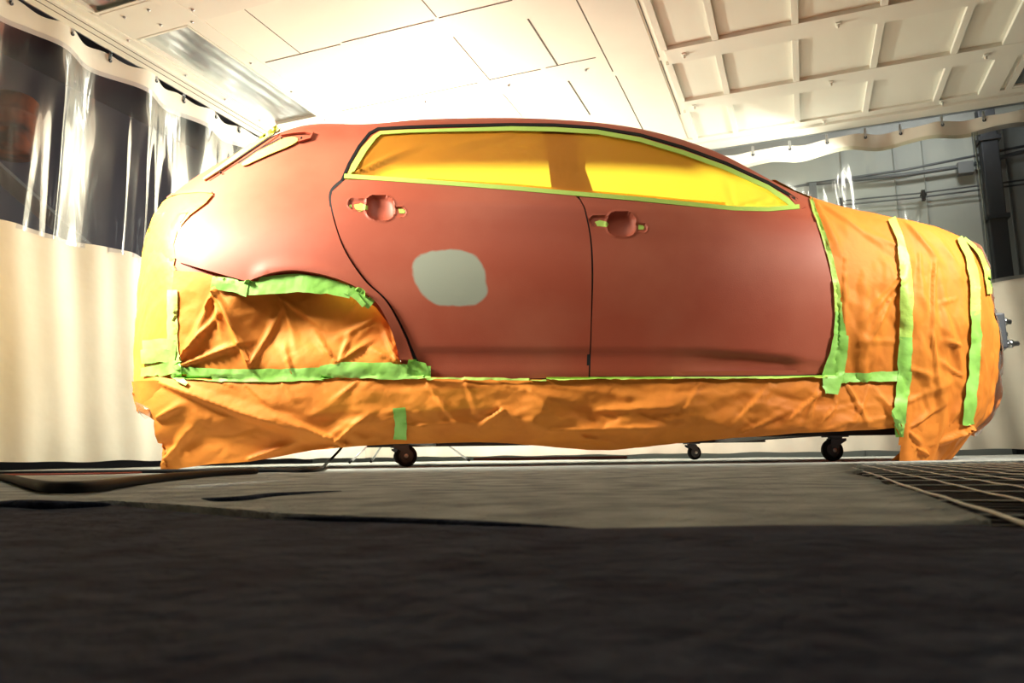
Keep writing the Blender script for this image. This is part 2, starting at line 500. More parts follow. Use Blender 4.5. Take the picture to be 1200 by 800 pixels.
cl = [(4.96, .38, 'white ceiling clip on the upper beam of the gridded ceiling'), (5.78, .36, 'white ceiling clip on the middle beam, above the back curtain and left of centre'),
      (5.78, 1.36, 'white ceiling clip at the right end of the middle beam'), (6.5, 1.2, 'white clip on the lowest ceiling beam at the right'),
      (6.5, .33, 'white clip on the lowest ceiling beam, above the second curtain hook'), (5.78, -.64, 'white clip at the left end of the middle ceiling beam'), (4.96, -.6, 'white clip at the left end of the upper ceiling beam')]
c0 = None
for a, b, lb in cl:
    c = clip(a, b, H - .03 if a < 6 else H - .018, True, lb, c0); c0 = c0 or c; c['group'] = 'clips on the ceiling beams'
sc0 = None
for i, (a, b) in enumerate([(3.2, -3.8), (3.2, -3.6), (3.3, -3.35), (3.35, -3.66), (3.4, -3.45), (3.2, -3.2), (3.3, -2.95), (3.25, -2.7), (3.95, -3.45), (4.4, -3.45), (4.9, -3.5), (4.95, -3.75), (3.9, -3.99), (4.3, -3.99), (4.7, -3.99), (3.4, -3.99), (2.9, -3.47), (5.0, -3.1), (4.95, -2.6), (4.95, -1.9), (4.95, -1.3)]):
    if sc0 is None:
        bm = bmesh.new(); lathe(bm, [(.004, -.009), (.009, -.007), (.011, -.001), (.011, .003)], Matrix.Identity(4), 12)
        sc0 = s = obj('ceiling_screw', bm, M_steel, None, True)
    else: s = sc0.copy(); COL.objects.link(s)
    s.location = AB(a, b, H - .012 if b < -3.95 else H - .006)
    tag(s, 'small round steel screw head in the white ceiling around the light covers', 'screw', 'screws around the light covers')

# ---- two recessed light fittings with ribbed glass covers (left)
def light_fitting(a0, a1, label):
    r = empty('ceiling_light', AB((a0 + a1) / 2, (L0 + L1) / 2, H))
    bm = bmesh.new()
    for s in ((a0 - .01, a1 + .01, L0 - .012, L0 + .004), (a0 - .01, a1 + .01, L1 - .004, L1 + .012), (a0 - .012, a0 + .004, L0, L1), (a1 - .004, a1 + .012, L0, L1)):
        box(bm, AB((s[0] + s[1]) / 2, (s[2] + s[3]) / 2, H + .03), (s[3] - s[2], s[1] - s[0], .075), rz)
    fr = obj('frame', bm, M_ceil)
    bm = bmesh.new(); box(bm, AB((a0 + a1) / 2, (L0 + L1) / 2, H + .28), (L1 - L0 + .1, a1 - a0 + .1, .02), rz)
    box(bm, AB((a0 + a1) / 2, L0 - .05, H + .19), (.02, a1 - a0 + .1, .18), rz); box(bm, AB((a0 + a1) / 2, L1 + .05, H + .19), (.02, a1 - a0 + .1, .18), rz)
    box(bm, AB(a0 - .05, (L0 + L1) / 2, H + .19), (L1 - L0 + .1, .02, .18), rz); box(bm, AB(a1 + .05, (L0 + L1) / 2, H + .19), (L1 - L0 + .1, .02, .18), rz)
    hs = obj('housing', bm, mat_house)
    bm = bmesh.new()
    nx = 24
    row = []
    for i in range(nx + 1):
        b = L0 + (L1 - L0) * i / nx
        zz = H + .018 + .0015 * math.sin(i * 1.1)
        row.append((bm.verts.new(AB(a0, b, zz)), bm.verts.new(AB(a1, b, zz))))
    for p, q in zip(row, row[1:]): bm.faces.new((p[0], p[1], q[1], q[0]))
    gl = obj('cover_glass', bm, M_glass, None, True)
    adopt(r, fr, hs, gl)
    for j, b in enumerate((L0 + .10, L0 + .205, L0 + .31)):
        bm = bmesh.new(); tube(bm, [AB(a0 + .05, b, H + .12), AB(a1 - .05, b, H + .12)], .019, 12)
        o = obj('fluorescent_tube', bm, M_tube, None, True); adopt(r, o)
    tag(r, label, 'ceiling light', 'recessed glass lights above the left curtain')


mat_house = mat('light_housing', (.30, .38, .40), .45, .0, var=((.12, .17, .2), 3, 3, .4, .65))
M_tube = mat('unlit_tube', (.85, .88, .85), .25)
light_fitting(3.43, 4.83, 'long unlit recessed ceiling light behind glass, near the rear of the car')
light_fitting(1.75, 3.13, 'unlit recessed ceiling light cut by the top edge of the photo')
# right: light fitting beyond the ribbed field
bm = bmesh.new(); box(bm, AB(6.16, 2.08, H + .004), (.82, .52, .012), rz)
r = empty('ceiling_light', AB(6.16, 2.08, H)); o = obj('cover_glass', bm, mat('grey_light_glass', (.11, .15, .17), .12)); adopt(r, o)
bm = bmesh.new()
for c, s in ((AB(6.16, 1.65, H - .004), (.03, .6, .03)), (AB(6.16, 2.51, H - .004), (.03, .6, .03)), (AB(5.89, 2.08, H - .004), (.86, .03, .03)), (AB(6.43, 2.08, H - .004), (.86, .03, .03))): box(bm, c, s, rz)
o = obj('frame', bm, M_ceil); adopt(r, o)
bm = bmesh.new()
for b in (1.85, 2.08, 2.3): tube(bm, [AB(5.95, b, H - .006), AB(6.38, b, H - .006)], .006, 8)
o = obj('glass_rib', bm, M_glass, None, True); adopt(r, o)
tag(r, 'dark glass ceiling light at the right edge, above the back curtain', 'ceiling light')

# ---- curtains
def wave(t, seed):
    return .034 * math.sin(t * 2 * math.pi / .61 + seed) + .016 * math.sin(t * 2 * math.pi / .97 + seed * 2) + .006 * math.sin(t * 2 * math.pi / .31 + seed)


def curtain(name, along, t0, t1, bounds, seed, label, parts_of_vinyl):
    """along(t, off, z)->world. bounds: dict z levels"""
    r = empty(name, along((t0 + t1) / 2, 0, 0))
    def strip(zf0, zf1, nz, mt, nm, ta=t0, tb=t1, off=0.0, f=None, dt=.02):
        n = int((tb - ta) / dt); bm = bmesh.new(); G = []
        for i in range(n + 1):
            t = ta + (tb - ta) * i / n; z0, z1 = zf0(t), zf1(t); colv = []
            for j in range(nz + 1):
                z = z0 + (z1 - z0) * j / nz
                o_ = wave(t, seed) * (f(z, t) if f else 1) + off
                if f is fv: o_ += vfold(t, z, seed)
                if f is fl_: o_ += .012 * math.sin(t * 9 + seed) * math.sin(z * 3 + t) + .008 * math.sin(t * 23 + 3 * z)
                colv.append(bm.verts.new(along(t, o_, z)))
            G.append(colv)
        for p, q in zip(G, G[1:]):
            for j in range(nz): bm.faces.new((p[j], p[j + 1], q[j + 1], q[j]))
        o = obj(nm, bm, mt, None, True); adopt(r, o); return o
    zb, zv, zt = bounds
    per, t_0 = (.322, 2.79) if seed == 1.1 else (.2965, -.26)
    top = lambda t: zt - (.014 if seed == 1.1 else .004) * (1 - math.cos((t - t_0) * 2 * math.pi / per))
    bbot = lambda t: zb + .010 * math.sin(t * 2 * math.pi / .61 + seed + 1)
    vbot = lambda t: zv + .03 * math.sin(t * 1.9 + seed) + .012 * math.sin(t * 7 + seed)
    for nm, ta, tb, mt in parts_of_vinyl:
        strip(lambda t: vbot(t) - .03, lambda t: bbot(t) + .03, 46, mt, nm, ta, tb, .006 if mt is not M_vinyl2 else .02, fv, .0125)
    strip(bbot, top, 6, M_cream, 'top_band', f=lambda z, t: 1.0)
    strip(lambda t: .045 + .006 * math.sin(t * 11 + seed) * math.sin(t * 3), vbot, 26, M_cream, 'lower_fabric', f=fl_)
    # stitch lines
    for nm, zf, rr_, oo in (('hem_seam', lambda t: .285 + .006 * math.sin(5 * t), .0018, -.004), ('upper_seam', lambda t: vbot(t) - .05, .0018, -.004), ('upper_seam', lambda t: vbot(t) - .02, .0014, -.004)):
        bm = bmesh.new(); pts = []
        for i in range(int((t1 - t0) / .04)):
            t = t0 + i * .04; z = zf(t)
            o_ = wave(t, seed) * fl_(z, t) + oo + .012 * math.sin(t * 9 + seed) * math.sin(z * 3 + t) + .008 * math.sin(t * 23 + 3 * z)
            pts.append(along(t, o_, z))
        tube(bm, pts, rr_, 5); o = obj(nm, bm, M_stitch, None, True); adopt(r, o)
    tag(r, label, 'curtain')
    return r, top


def fv(z, t): return 1 - .5 * smooth_s((2.5 - z) / .5)
def fl_(z, t): return .25 + .3 * max(0, (z - .8))
def smooth_s(x): x = min(1, max(0, x)); return x * x * (3 - 2 * x)


def vfold(t, z, seed):
    k = 0
    for c, wd, am, sl in FOLDS[seed]:
        d = t - c - sl * (2.55 - z)
        g = smooth_s((2.62 - z) / .9)
        k += am * g * math.exp(-(d / wd) ** 2)
    return k


rnd = random.Random(3)
FOLDS = {1.1: [(rnd.uniform(2.9, 6.5), rnd.uniform(.018, .05), rnd.uniform(-.05, .05), rnd.uniform(-.05, .05)) for _ in range(34)] + [(3.12, .02, .03, 0), (3.6, .015, .035, .0), (3.95, .02, -.05, -.03), (4.03, .015, .05, -.05), (4.45, .02, .05, 0), (4.62, .02, .05, .01)],
         2.6: [(rnd.uniform(-1, 2.6), rnd.uniform(.012, .04), rnd.uniform(-.013, .013), rnd.uniform(-.02, .02)) for _ in range(30)]}
leftc = lambda t, o, z: AB(t, YB + o, z)
backc = lambda t, o, z: AB(XA - o, t, z)
cl_, topL = curtain('left_curtain', leftc, .4, 6.72, (2.60, 1.40, 2.775), 1.1, 'clear vinyl curtain with cream lower half along the left side', [('vinyl_window', .4, 6.72, M_vinyl)])
cb_, topB = curtain('back_curtain', backc, -4.24, 3.9, (2.555, 1.38, 2.70), 2.6, 'cream curtain with clear vinyl upper half behind the car bonnet', [('vinyl_window', -4.24, 1.47, M_vinylb), ('smoky_vinyl_window', 1.42, 3.9, M_vinyl2)])
bm = bmesh.new(); tube(bm, [backc(1.445 + .004 * math.sin(z * 4), wave(1.445, 2.6) * fv(z, 0) - .004, z) for z in np.arange(1.38, 2.58, .06)], .006, 8)
o = obj('vinyl_edge_seam', bm, mat('pale_vinyl_edge', (.7, .72, .7), .3), None, True); adopt(cb_, o)

# rails and hooks
def rail(name, along, t0, t1, z, label):
    bm = bmesh.new()
    c = (np.array(along(t0, 0, z)) + np.array(along(t1, 0, z))) / 2
    d = np.array(along(t1, 0, z)) - np.array(along(t0, 0, z))
    box(bm, c, (np.linalg.norm(d), .03, .025), math.atan2(d[1], d[0]), .002)
    o = obj(name, bm, M_steel); tag(o, label, 'rail')
rail('curtain_rail', leftc, .4, 6.5, H + .0, 'steel curtain rail along the ceiling above the left curtain')
rail('curtain_rail', backc, -4.0, 3.9, H - .03, 'steel curtain rail along the ceiling above the back curtain')
hook0 = None
def hook(along, t, seed, ztop, zg, label, group, face):
    global hook0
    off = wave(t, seed)
    p = Vector(along(t, off, zg))
    if hook0 is None:
        r = empty('curtain_hook', (0, 0, 0))
        bm = bmesh.new(); box(bm, (0, -.002, .045), (.022, .004, .07), 0, .001); obj('strap', bm, M_steel, r)
        bm = bmesh.new(); lathe(bm, [(.013, 0), (.013, .004), (.006, .005)], Matrix.Translation((0, -.003, 0)) @ Matrix.Rotation(math.pi / 2, 4, 'X'), 16); obj('grommet', bm, M_dsteel, r, True)
        bm = bmesh.new(); tube(bm, [(0, -.006, 0), (.0, -.012, .012), (0, -.008, .05), (0, 0, .085)], .003, 6); obj('wire_hook', bm, M_steel, r, True)
        hook0 = r
    else:
        r = hook0.copy(); COL.objects.link(r)
        for ch in hook0.children:
            c = ch.copy(); COL.objects.link(c); c.parent = r
    r.location = p; r.rotation_euler = (0, 0, face)
    tag(r, label, 'curtain hook', group)
ordn = ['first', 'second', 'third', 'fourth', 'fifth', 'sixth', 'seventh']
for i, t in enumerate((2.77, 3.14, 3.47, 3.80, 4.12, 4.42, 4.70)):
    hook(leftc, t, 1.1, 0, 2.73, 'small steel curtain hook on the left curtain, %s from the left edge' % ordn[i], 'hooks of the left curtain', math.pi / 2 - YAW)
for i, t in enumerate((-.26, .05, .35, .65, .92, 1.22, 1.52)):
    hook(backc, t, 2.6, 0, 2.665, 'small steel curtain hook on the back curtain, %s to the right of the windscreen pillar' % ordn[i], 'hooks of the back curtain', -YAW)

# ---- things on the wall behind the right vinyl
def wallpt(x, y, a=7.6): return on_A(x, y, a)
def pipe(name, px, rad, mt, label, cat, a=7.6):
    bm = bmesh.new(); tube(bm, [wallpt(x, y, a) for x, y in px], rad, 8)
    o = obj(name, bm, mt, None, True); tag(o, label, cat); return o
pipe('conduit', [(930, 219), (958, 214), (1060, 199), (1205, 170)], .012, M_pipe, 'thin pipe on the wall behind the vinyl, topmost of the horizontal pipes', 'pipe')
pipe('conduit', [(945, 216), (1060, 205), (1140, 193), (1205, 176)], .02, M_pipe, 'thick dark pipe on the wall behind the vinyl, second from the top', 'pipe')
pipe('conduit', [(980, 236), (1080, 226), (1205, 210)], .008, M_pipe, 'thin pipe on the wall behind the vinyl, third from the top', 'pipe')
pipe('conduit', [(980, 241), (1080, 231), (1205, 215)], .008, M_pipe, 'thin pipe on the wall behind the vinyl, lowest of the four', 'pipe')
for px, nm, lb in (((1121, 192, 1141, 203), 'junction_box', 'grey box hanging below the thick pipe, beside the vinyl seam'), ((948, 216, 958, 236), 'junction_box', 'grey wall box just right of the windscreen pillar')):
    p0, p1 = wallpt(px[0], px[1]), wallpt(px[2], px[3])
    bm = bmesh.new(); c = (p0 + p1) / 2; box(bm, c, (np.linalg.norm((p1 - p0)[:2]), .09, abs(p1[2] - p0[2])), rz, .004)
    o = obj(nm, bm, M_pipe); tag(o, lb, 'junction box')
for (x, y) in ((1082, 229), (986, 238)):
    bm = bmesh.new(); box(bm, wallpt(x, y, 7.57), (.03, .04, .1), rz, .003); box(bm, wallpt(x, y, 7.62), (.05, .06, .02), rz)
    o = obj('pipe_bracket', bm, M_black); tag(o, 'dark bracket on the twin thin pipes, %s' % ('near the car bonnet' if x < 1000 else 'below the middle of the thick pipe'), 'bracket')
p = wallpt(1166, 240, 7.3)
bm = bmesh.new(); box(bm, (p[0], p[1], 1.5), (.13, .13, 3.0), rz, .01)
for z in (.4, 1.2, 2.0, 2.7): box(bm, (p[0], p[1], z), (.17, .17, .04), rz, .004)
o = obj('steel_column', bm, mat('dark_column', (.025, .028, .034), .6)); tag(o, 'dark upright steel column behind the smoky vinyl at the right', 'column')
bm = bmesh.new()
for x in (990, 1052, 1087, 1185):
    p = wallpt(x, 240, 7.695); box(bm, (p[0], p[1], 1.5), (.008, .02, 3.0), rz)
struct(obj('trim_30', bm, mat('grey_wall_joint', (.22, .24, .25), .8)))
# left: dim diagonal beam and rust coloured drum behind the vinyl
def onB(x, y, b):
    d = ray(x, y); return CAM + d * ((b - CAM @ rB) / (d @ rB))
bm = bmesh.new(); tube(bm, [onB(-60, 150, -5.1), onB(110, 300, -5.1)], .07, 4)
o = obj('slanted_beam', bm, mat('dim_beam', (.16, .16, .15), .6)); tag(o, 'dim slanted grey beam seen through the vinyl at the far left', 'beam')
p = onB(14, 150, -5.0)
bm = bmesh.new(); lathe(bm, [(.13, -.2), (.15, -.18), (.15, -.06), (.157, -.05), (.15, -.04), (.15, .08), (.157, .09), (.15, .1), (.15, .2), (.13, .22)], Matrix.Translation(p), 24)
o = obj('hanging_drum', bm, mat('rusty_orange', (.22, .06, .02), .8, var=((.035, .025, .025), 7, 6, .38, .62)), None, True); tag(o, 'rust orange blurry drum seen through the vinyl at the left edge', 'drum')

# low clutter behind the gap under the curtains
bm = bmesh.new(); box(bm, AB(7.2, -2.4, .015), (1.6, .05, .03), rz, .004); o = obj('floor_beam', bm, mat('rusty_red', (.25, .05, .03), .7)); tag(o, 'low red-brown bar on the floor in the gap under the back curtain', 'bar')

# ================================================================== CAR BODY
YC = 3.98
# every station: levels G0,G1 (skirt), L0..L7   (x, y, z)
S = [
 # rear centre
 [(-1.50, YC, -.06), (-1.50, YC, .08), (-1.72, YC, .2), (-1.92, YC, .4), (-1.95, YC, .75), (-1.95, YC, 1.05), (-1.86, YC, 1.32), (-1.42, YC, 1.62), (-1.3, YC, 1.72), (-1.2, YC, 1.76)],
 [(-1.46, 3.62, -.06), (-1.48, 3.62, .08), (-1.64, 3.66, .2), (-1.80, 3.66, .4), (-1.82, 3.66, .75), (-1.82, 3.66, 1.06), (-1.74, 3.66, 1.33), (-1.35, 3.7, 1.63), (-1.22, 3.8, 1.72), (-1.1, YC, 1.76)],
 [(-1.44, 3.24, -.06), (-1.46, 3.24, .08), (-1.56, 3.30, .2), (-1.67, 3.35, .4), (-1.68, 3.35, .72), (-1.675, 3.37, 1.03), (-1.57, 3.43, 1.31), (-1.21, 3.50, 1.59), (-1.1, 3.72, 1.70), (-1.0, YC, 1.76)],
 [(-1.36, 3.16, -.06), (-1.38, 3.15, .08), (-1.42, 3.16, .2), (-1.44, 3.15, .4), (-1.44, 3.14, .72), (-1.41, 3.17, 1.0), (-1.30, 3.28, 1.27), (-1.03, 3.43, 1.61), (-.93, 3.66, 1.725), (-.85, YC, 1.77)],
 [(-.95, 3.15, -.06), (-.95, 3.13, .08), (-.98, 3.12, .2), (-1.0, 3.09, .4), (-1.0, 3.07, .72), (-.97, 3.10, .98), (-.9, 3.20, 1.23), (-.72, 3.41, 1.59), (-.68, 3.62, 1.715), (-.6, YC, 1.775)],
 [(-.42, 3.15, -.06), (-.42, 3.13, .08), (-.42, 3.12, .2), (-.42, 3.09, .4), (-.42, 3.06, .72), (-.42, 3.09, .98), (-.42, 3.165, 1.20), (-.38, 3.39, 1.60), (-.35, 3.60, 1.725), (-.32, YC, 1.785)],
 [(.15, 3.15, -.06), (.15, 3.13, .08), (.15, 3.12, .2), (.15, 3.09, .4), (.15, 3.06, .72), (.15, 3.08, .95), (.15, 3.14, 1.16), (.15, 3.38, 1.59), (.15, 3.60, 1.715), (.15, YC, 1.775)],
 [(.65, 3.15, -.06), (.65, 3.13, .08), (.65, 3.12, .2), (.65, 3.09, .4), (.65, 3.06, .70), (.65, 3.08, .92), (.65, 3.14, 1.11), (.62, 3.38, 1.54), (.62, 3.60, 1.655), (.65, YC, 1.72)],
 [(1.05, 3.15, -.06), (1.05, 3.14, .08), (1.05, 3.13, .2), (1.05, 3.10, .4), (1.05, 3.08, .68), (1.05, 3.10, .90), (1.05, 3.17, 1.08), (1.00, 3.40, 1.42), (1.0, 3.58, 1.54), (1.12, YC, 1.60)],
 [(1.38, 3.17, -.06), (1.38, 3.16, .08), (1.38, 3.15, .2), (1.38, 3.12, .4), (1.38, 3.10, .66), (1.38, 3.12, .88), (1.36, 3.20, 1.07), (1.34, 3.42, 1.255), (1.34, 3.60, 1.36), (1.44, YC, 1.42)],
 [(1.70, 3.22, -.06), (1.74, 3.20, .08), (1.76, 3.19, .2), (1.76, 3.16, .4), (1.76, 3.14, .64), (1.75, 3.17, .86), (1.72, 3.25, 1.045), (1.66, 3.46, 1.17), (1.70, 3.68, 1.20), (1.74, YC, 1.20)],
 [(1.80, 3.32, -.06), (1.92, 3.29, .08), (2.02, 3.27, .2), (2.05, 3.25, .4), (2.05, 3.23, .62), (2.03, 3.25, .85), (1.99, 3.33, 1.03), (1.92, 3.54, 1.115), (1.94, 3.72, 1.14), (1.96, YC, 1.12)],
 [(1.90, 3.50, -.06), (2.02, 3.48, .08), (2.15, 3.47, .2), (2.22, 3.47, .4), (2.24, 3.47, .62), (2.235, 3.48, .86), (2.20, 3.52, 1.01), (2.10, 3.66, 1.07), (2.10, 3.8, 1.09), (2.10, YC, 1.06)],
 [(1.96, 3.74, -.06), (2.10, 3.74, .08), (2.27, 3.74, .2), (2.34, 3.74, .4), (2.36, 3.74, .62), (2.35, 3.75, .84), (2.32, 3.76, .96), (2.22, 3.83, 1.02), (2.19, 3.9, 1.04), (2.15, YC, 1.06)],
 [(1.98, YC, -.06), (2.13, YC, .08), (2.31, YC, .2), (2.38, YC, .4), (2.40, YC, .62), (2.39, YC, .84), (2.36, YC, .95), (2.27, YC, 1.01), (2.22, YC, 1.03), (2.17, YC, 1.05)],
]
S = np.array(S)
NS, NK = 640, 230
g = catmull(S, NS)                              # along
g = np.swapaxes(catmull(np.swapaxes(g, 0, 1), NK), 0, 1)   # around -> [s,k,3]
T_s = np.linspace(0, len(S) - 1, NS); T_k = np.linspace(0, 9, NK)
GRID = g
PX = to_px(GRID.reshape(-1, 3)).reshape(NS, NK, 2)
# face centres
FC = .25 * (GRID[:-1, :-1] + GRID[1:, :-1] + GRID[1:, 1:] + GRID[:-1, 1:])
FP = to_px(FC.reshape(-1, 3)).reshape(NS - 1, NK - 1, 2)
FN = np.cross(GRID[1:, :-1] - GRID[:-1, :-1], GRID[:-1, 1:] - GRID[:-1, :-1])
FN /= np.linalg.norm(FN, axis=2, keepdims=True) + 1e-12
if FN[NS // 2, NK // 3, 1] > 0: FN = -FN
Fs = .5 * (T_s[1:] + T_s[:-1])[:, None] + 0 * FC[..., 0]; Fk = .5 * (T_k[1:] + T_k[:-1])[None, :] + 0 * FC[..., 0]
# vertex normals
du = np.gradient(GRID, axis=0); dv = np.gradient(GRID, axis=1); VN = np.cross(du, dv); VN /= np.linalg.norm(VN, axis=2, keepdims=True) + 1e-12
if VN[NS // 2, NK // 3, 1] > 0: VN = -VN


def quads(mask):
    i, j = np.nonzero(mask)
    return np.stack([i * NK + j, (i + 1) * NK + j, (i + 1) * NK + j + 1, i * NK + j + 1], 1)


def np_mesh(name, V, Q, mt, parent=None, smooth=True):
    used, inv = np.unique(Q, return_inverse=True); Q = inv.reshape(Q.shape); V = V[used]
    me = bpy.data.meshes.new(name); me.from_pydata(V.tolist(), [], Q.tolist()); me.update()
    return link(name, me, mt, parent, smooth)


def flip_y(V):
    W = V.copy(); W[:, 1] = 2 * YC - W[:, 1]; return W


BV_GUIDE = BVHTree.FromPolygons(GRID.reshape(-1, 3).tolist(), quads(np.ones((NS - 1, NK - 1), bool)).tolist())

car = empty('car', (0, YC, 0))
tag(car, 'hatchback car in red primer, windows and lower body masked with orange paper and green tape', 'car')
SURF = []   # (verts, polys) of everything already on the near side, for tape to lie on


def add_surf(o):
    me = o.data; n = len(me.vertices); co = np.empty(n * 3); me.vertices.foreach_get('co', co)
    SURF.append((co.reshape(-1, 3), [tuple(p.vertices) for p in me.polygons]))


def build_bvh():
    V = []; P = []; k = 0
    for v, p in SURF:
        V += v.tolist(); P += [tuple(i + k for i in q) for q in p]; k += len(v)
    return BVHTree.FromPolygons(V, P)


def cast(bvh, x, y, cx=None, cy=None):
    d = ray(x, y); h = bvh.ray_cast(Vector(CAM), Vector(d))
    if h[0] is not None:
        n = h[1]
        if n.dot(Vector(d)) > 0: n = -n
        return np.array(h[0]), np.array(n)
    # beyond the silhouette: continue at the depth of the nearest point inwards
    for k in range(1, 60):
        t = k / 60.
        xx, yy = x + (cx - x) * t, y + (cy - y) * t
        d2 = ray(xx, yy); h = bvh.ray_cast(Vector(CAM), Vector(d2))
        if h[0] is not None:
            P = np.array(h[0]); return CAM + d * (P[1] / d[1]), np.array([0, -1., 0])
    return CAM + d * (3.2 / d[1]), np.array([0, -1., 0])


def chaikin(P, it=2):
    P = np.asarray(P, float)
    for _ in range(it):
        Q = np.empty((len(P) * 2, 2)); N = np.roll(P, -1, 0); Q[0::2] = .75 * P + .25 * N; Q[1::2] = .25 * P + .75 * N; P = Q
    return P


def resample(P, step):
    out = []
    for i in range(len(P)):
        a, b = P[i], P[(i + 1) % len(P)]; n = max(1, int(round(np.linalg.norm(b - a) / step)))
        for k in range(n): out.append(a + (b - a) * k / n)
    return np.array(out)


def patch(name, poly, mt, off=.004, disp=None, step=4.0, rim=.012, bvh=None, it=0, extra=None, parent=car, edge=0.0, centre=None, surf=False, nrm_smooth=True):
    P = np.asarray(poly, float)
    if it: P = chaikin(P, it)
    P = resample(P, step); nb = len(P)
    cx, cy = centre if centre else P.mean(0)
    x0, y0 = P.min(0); x1, y1 = P.max(0)
    gx, gy = np.meshgrid(np.arange(x0, x1, step), np.arange(y0, y1, step))
    gx = gx + (np.arange(gx.shape[0]) % 2)[:, None] * step * .5
    I = np.stack([gx.ravel(), gy.ravel()], 1)
    if extra is not None:
        ex = np.asarray(extra); c = ex.mean(0); hw = np.abs(ex - c).max(0) + step
        I = I[~inside(I, np.array([(ex[:, 0].min(), ex[:, 1].min()), (ex[:, 0].max(), ex[:, 1].min()), (ex[:, 0].max(), ex[:, 1].max()), (ex[:, 0].min(), ex[:, 1].max())]))] if False else I
        I = np.concatenate([I, ex])
    I = I[inside(I, P)]; I = I[dist_poly(I, P) > step * .45] if len(I) else I
    A = np.concatenate([P, I]) if len(I) else P
    r = delaunay_2d_cdt([Vector(p) for p in A], [], [list(range(nb))], 1, 1e-4)
    V = np.array([v[:] for v in r[0]]); Fc = r[2]
    bv = bvh or BV_GUIDE
    W = np.empty((len(V), 3)); Nn = np.empty((len(V), 3))
    for i, (x, y) in enumerate(V): W[i], Nn[i] = cast(bv, x, y, cx, cy)
    h = np.full(len(V), off, float)
    if disp is not None: h = h + disp(V[:, 0], V[:, 1], W)
    dd = dist_poly(V, P)
    if edge: h = h - edge * np.exp(-dd / 1.6)
    W = W + Nn * h[:, None]
    bm = bmesh.new(); vs = [bm.verts.new(p) for p in W]
    for f in Fc:
        try: bm.faces.new([vs[i] for i in f])
        except ValueError: pass
    bm.normal_update()
    for f in bm.faces:
        if f.normal.dot(f.calc_center_median() - Vector(CAM)) > 0: f.normal_flip()
    bm.verts.ensure_lookup_table()
    if rim:
        nmap = {vs[i]: Vector(Nn[i]) for i in range(len(vs))}
        ed = [e for e in bm.edges if e.is_boundary]
        ov = {}
        for e in ed:
            for v in e.verts:
                if v not in ov: ov[v] = bm.verts.new(v.co - nmap[v] * rim)
        for e in ed:
            a, b = e.verts
            f = e.link_faces[0]; L = [l.vert for l in f.loops]; ia = L.index(a)
            if L[(ia + 1) % len(L)] is b: bm.faces.new((b, a, ov[a], ov[b]))
            else: bm.faces.new((a, b, ov[b], ov[a]))
    me = bpy.data.meshes.new(name); bm.to_mesh(me); bm.free()
    o = link(name, me, mt, None, True)
    if rim:
        me.set_sharp_from_angle(angle=math.radians(50))
    if parent is not None: adopt(parent, o)
    if surf:
        SURF.append((np.array([v.co[:] for v in me.vertices]), [tuple(p.vertices) for p in me.polygons]))
    return o


def ribbon_poly(pts, wd):
    pts = np.asarray(pts, float); n = len(pts); Lf = []; Rt = []
    for i in range(n):
        t = pts[min(i + 1, n - 1)] - pts[max(i - 1, 0)]; t = t / (np.linalg.norm(t) + 1e-9); nn = np.array([-t[1], t[0]])
        ww = wd[i] if isinstance(wd, (list, tuple)) else wd
        Lf.append(pts[i] + nn * ww / 2); Rt.append(pts[i] - nn * ww / 2)
    return np.array(Lf + Rt[::-1])


def sm(P, n=28):
    return [tuple(p) for p in catmull(np.array(P, float), n)]


# ---- outlines in the photograph's frame (mapped onto the body surface)
WIN = [(404, 209), (412, 193), (424, 173), (436, 159), (445, 154), (480, 152), (520, 151), (600, 149), (650, 150), (700, 153), (750, 162), (800, 176), (850, 195), (900, 218), (922, 233), (935, 245), (900, 248), (860, 247), (800, 241), (740, 235), (680, 230), (600, 223), (520, 217), (450, 212)]
REAR_DOOR = [(405, 212), (450, 213), (520, 218), (600, 224), (674, 231)] + sm([(679, 236), (685, 250), (691, 280), (693, 320), (692, 380), (689.5, 442)]) + [(600, 444), (530, 444)] + sm([(512, 442), (498, 432), (488, 418), (475, 388), (455, 353), (430, 329), (408, 299), (396, 269), (389, 240), (390, 226)], 50)
FRONT_DOOR = [(679, 232), (740, 237), (800, 243), (860, 249), (900, 250), (935, 247)] + sm([(948, 246), (958, 272), (970, 315), (977, 348), (979, 380), (975, 420), (968, 438)]) + [(860, 440), (691.5, 441)] + sm([(693.5, 380), (695.2, 320), (693, 280), (687, 250), (682, 238)])
QUARTER = [(391, 221)] + sm([(388, 226), (387, 240), (394, 268), (406, 298), (428, 330), (453, 354), (473, 390), (485, 422)], 50) + sm([(469, 421), (464, 400), (455, 376), (440, 353), (415, 336), (385, 325), (350, 319), (325, 321), (300, 328)], 45) + [(292, 331), (270, 325), (238, 316)] + sm([(212, 308), (205, 300), (203, 285), (208, 268), (222, 252), (240, 238), (249, 229)]) + [ (300, 212), (350, 205)]
HOLE_ARCH = [(255, 330), (292, 338), (350, 326), (400, 332), (444, 354), (463, 392), (468, 424), (470, 428), (250, 428)]

win_hole = np.array(WIN) * 1.0; wc = win_hole.mean(0); win_hole = wc + (win_hole - wc) * np.array([.985, .93])
fp = FP.reshape(-1, 2)
in_win = inside(fp, win_hole).reshape(FP.shape[:2]) & (Fk > 5.6) & (Fk < 7.6)
in_arch = inside(fp, np.array(HOLE_ARCH)).reshape(FP.shape[:2]) & (Fk < 6)
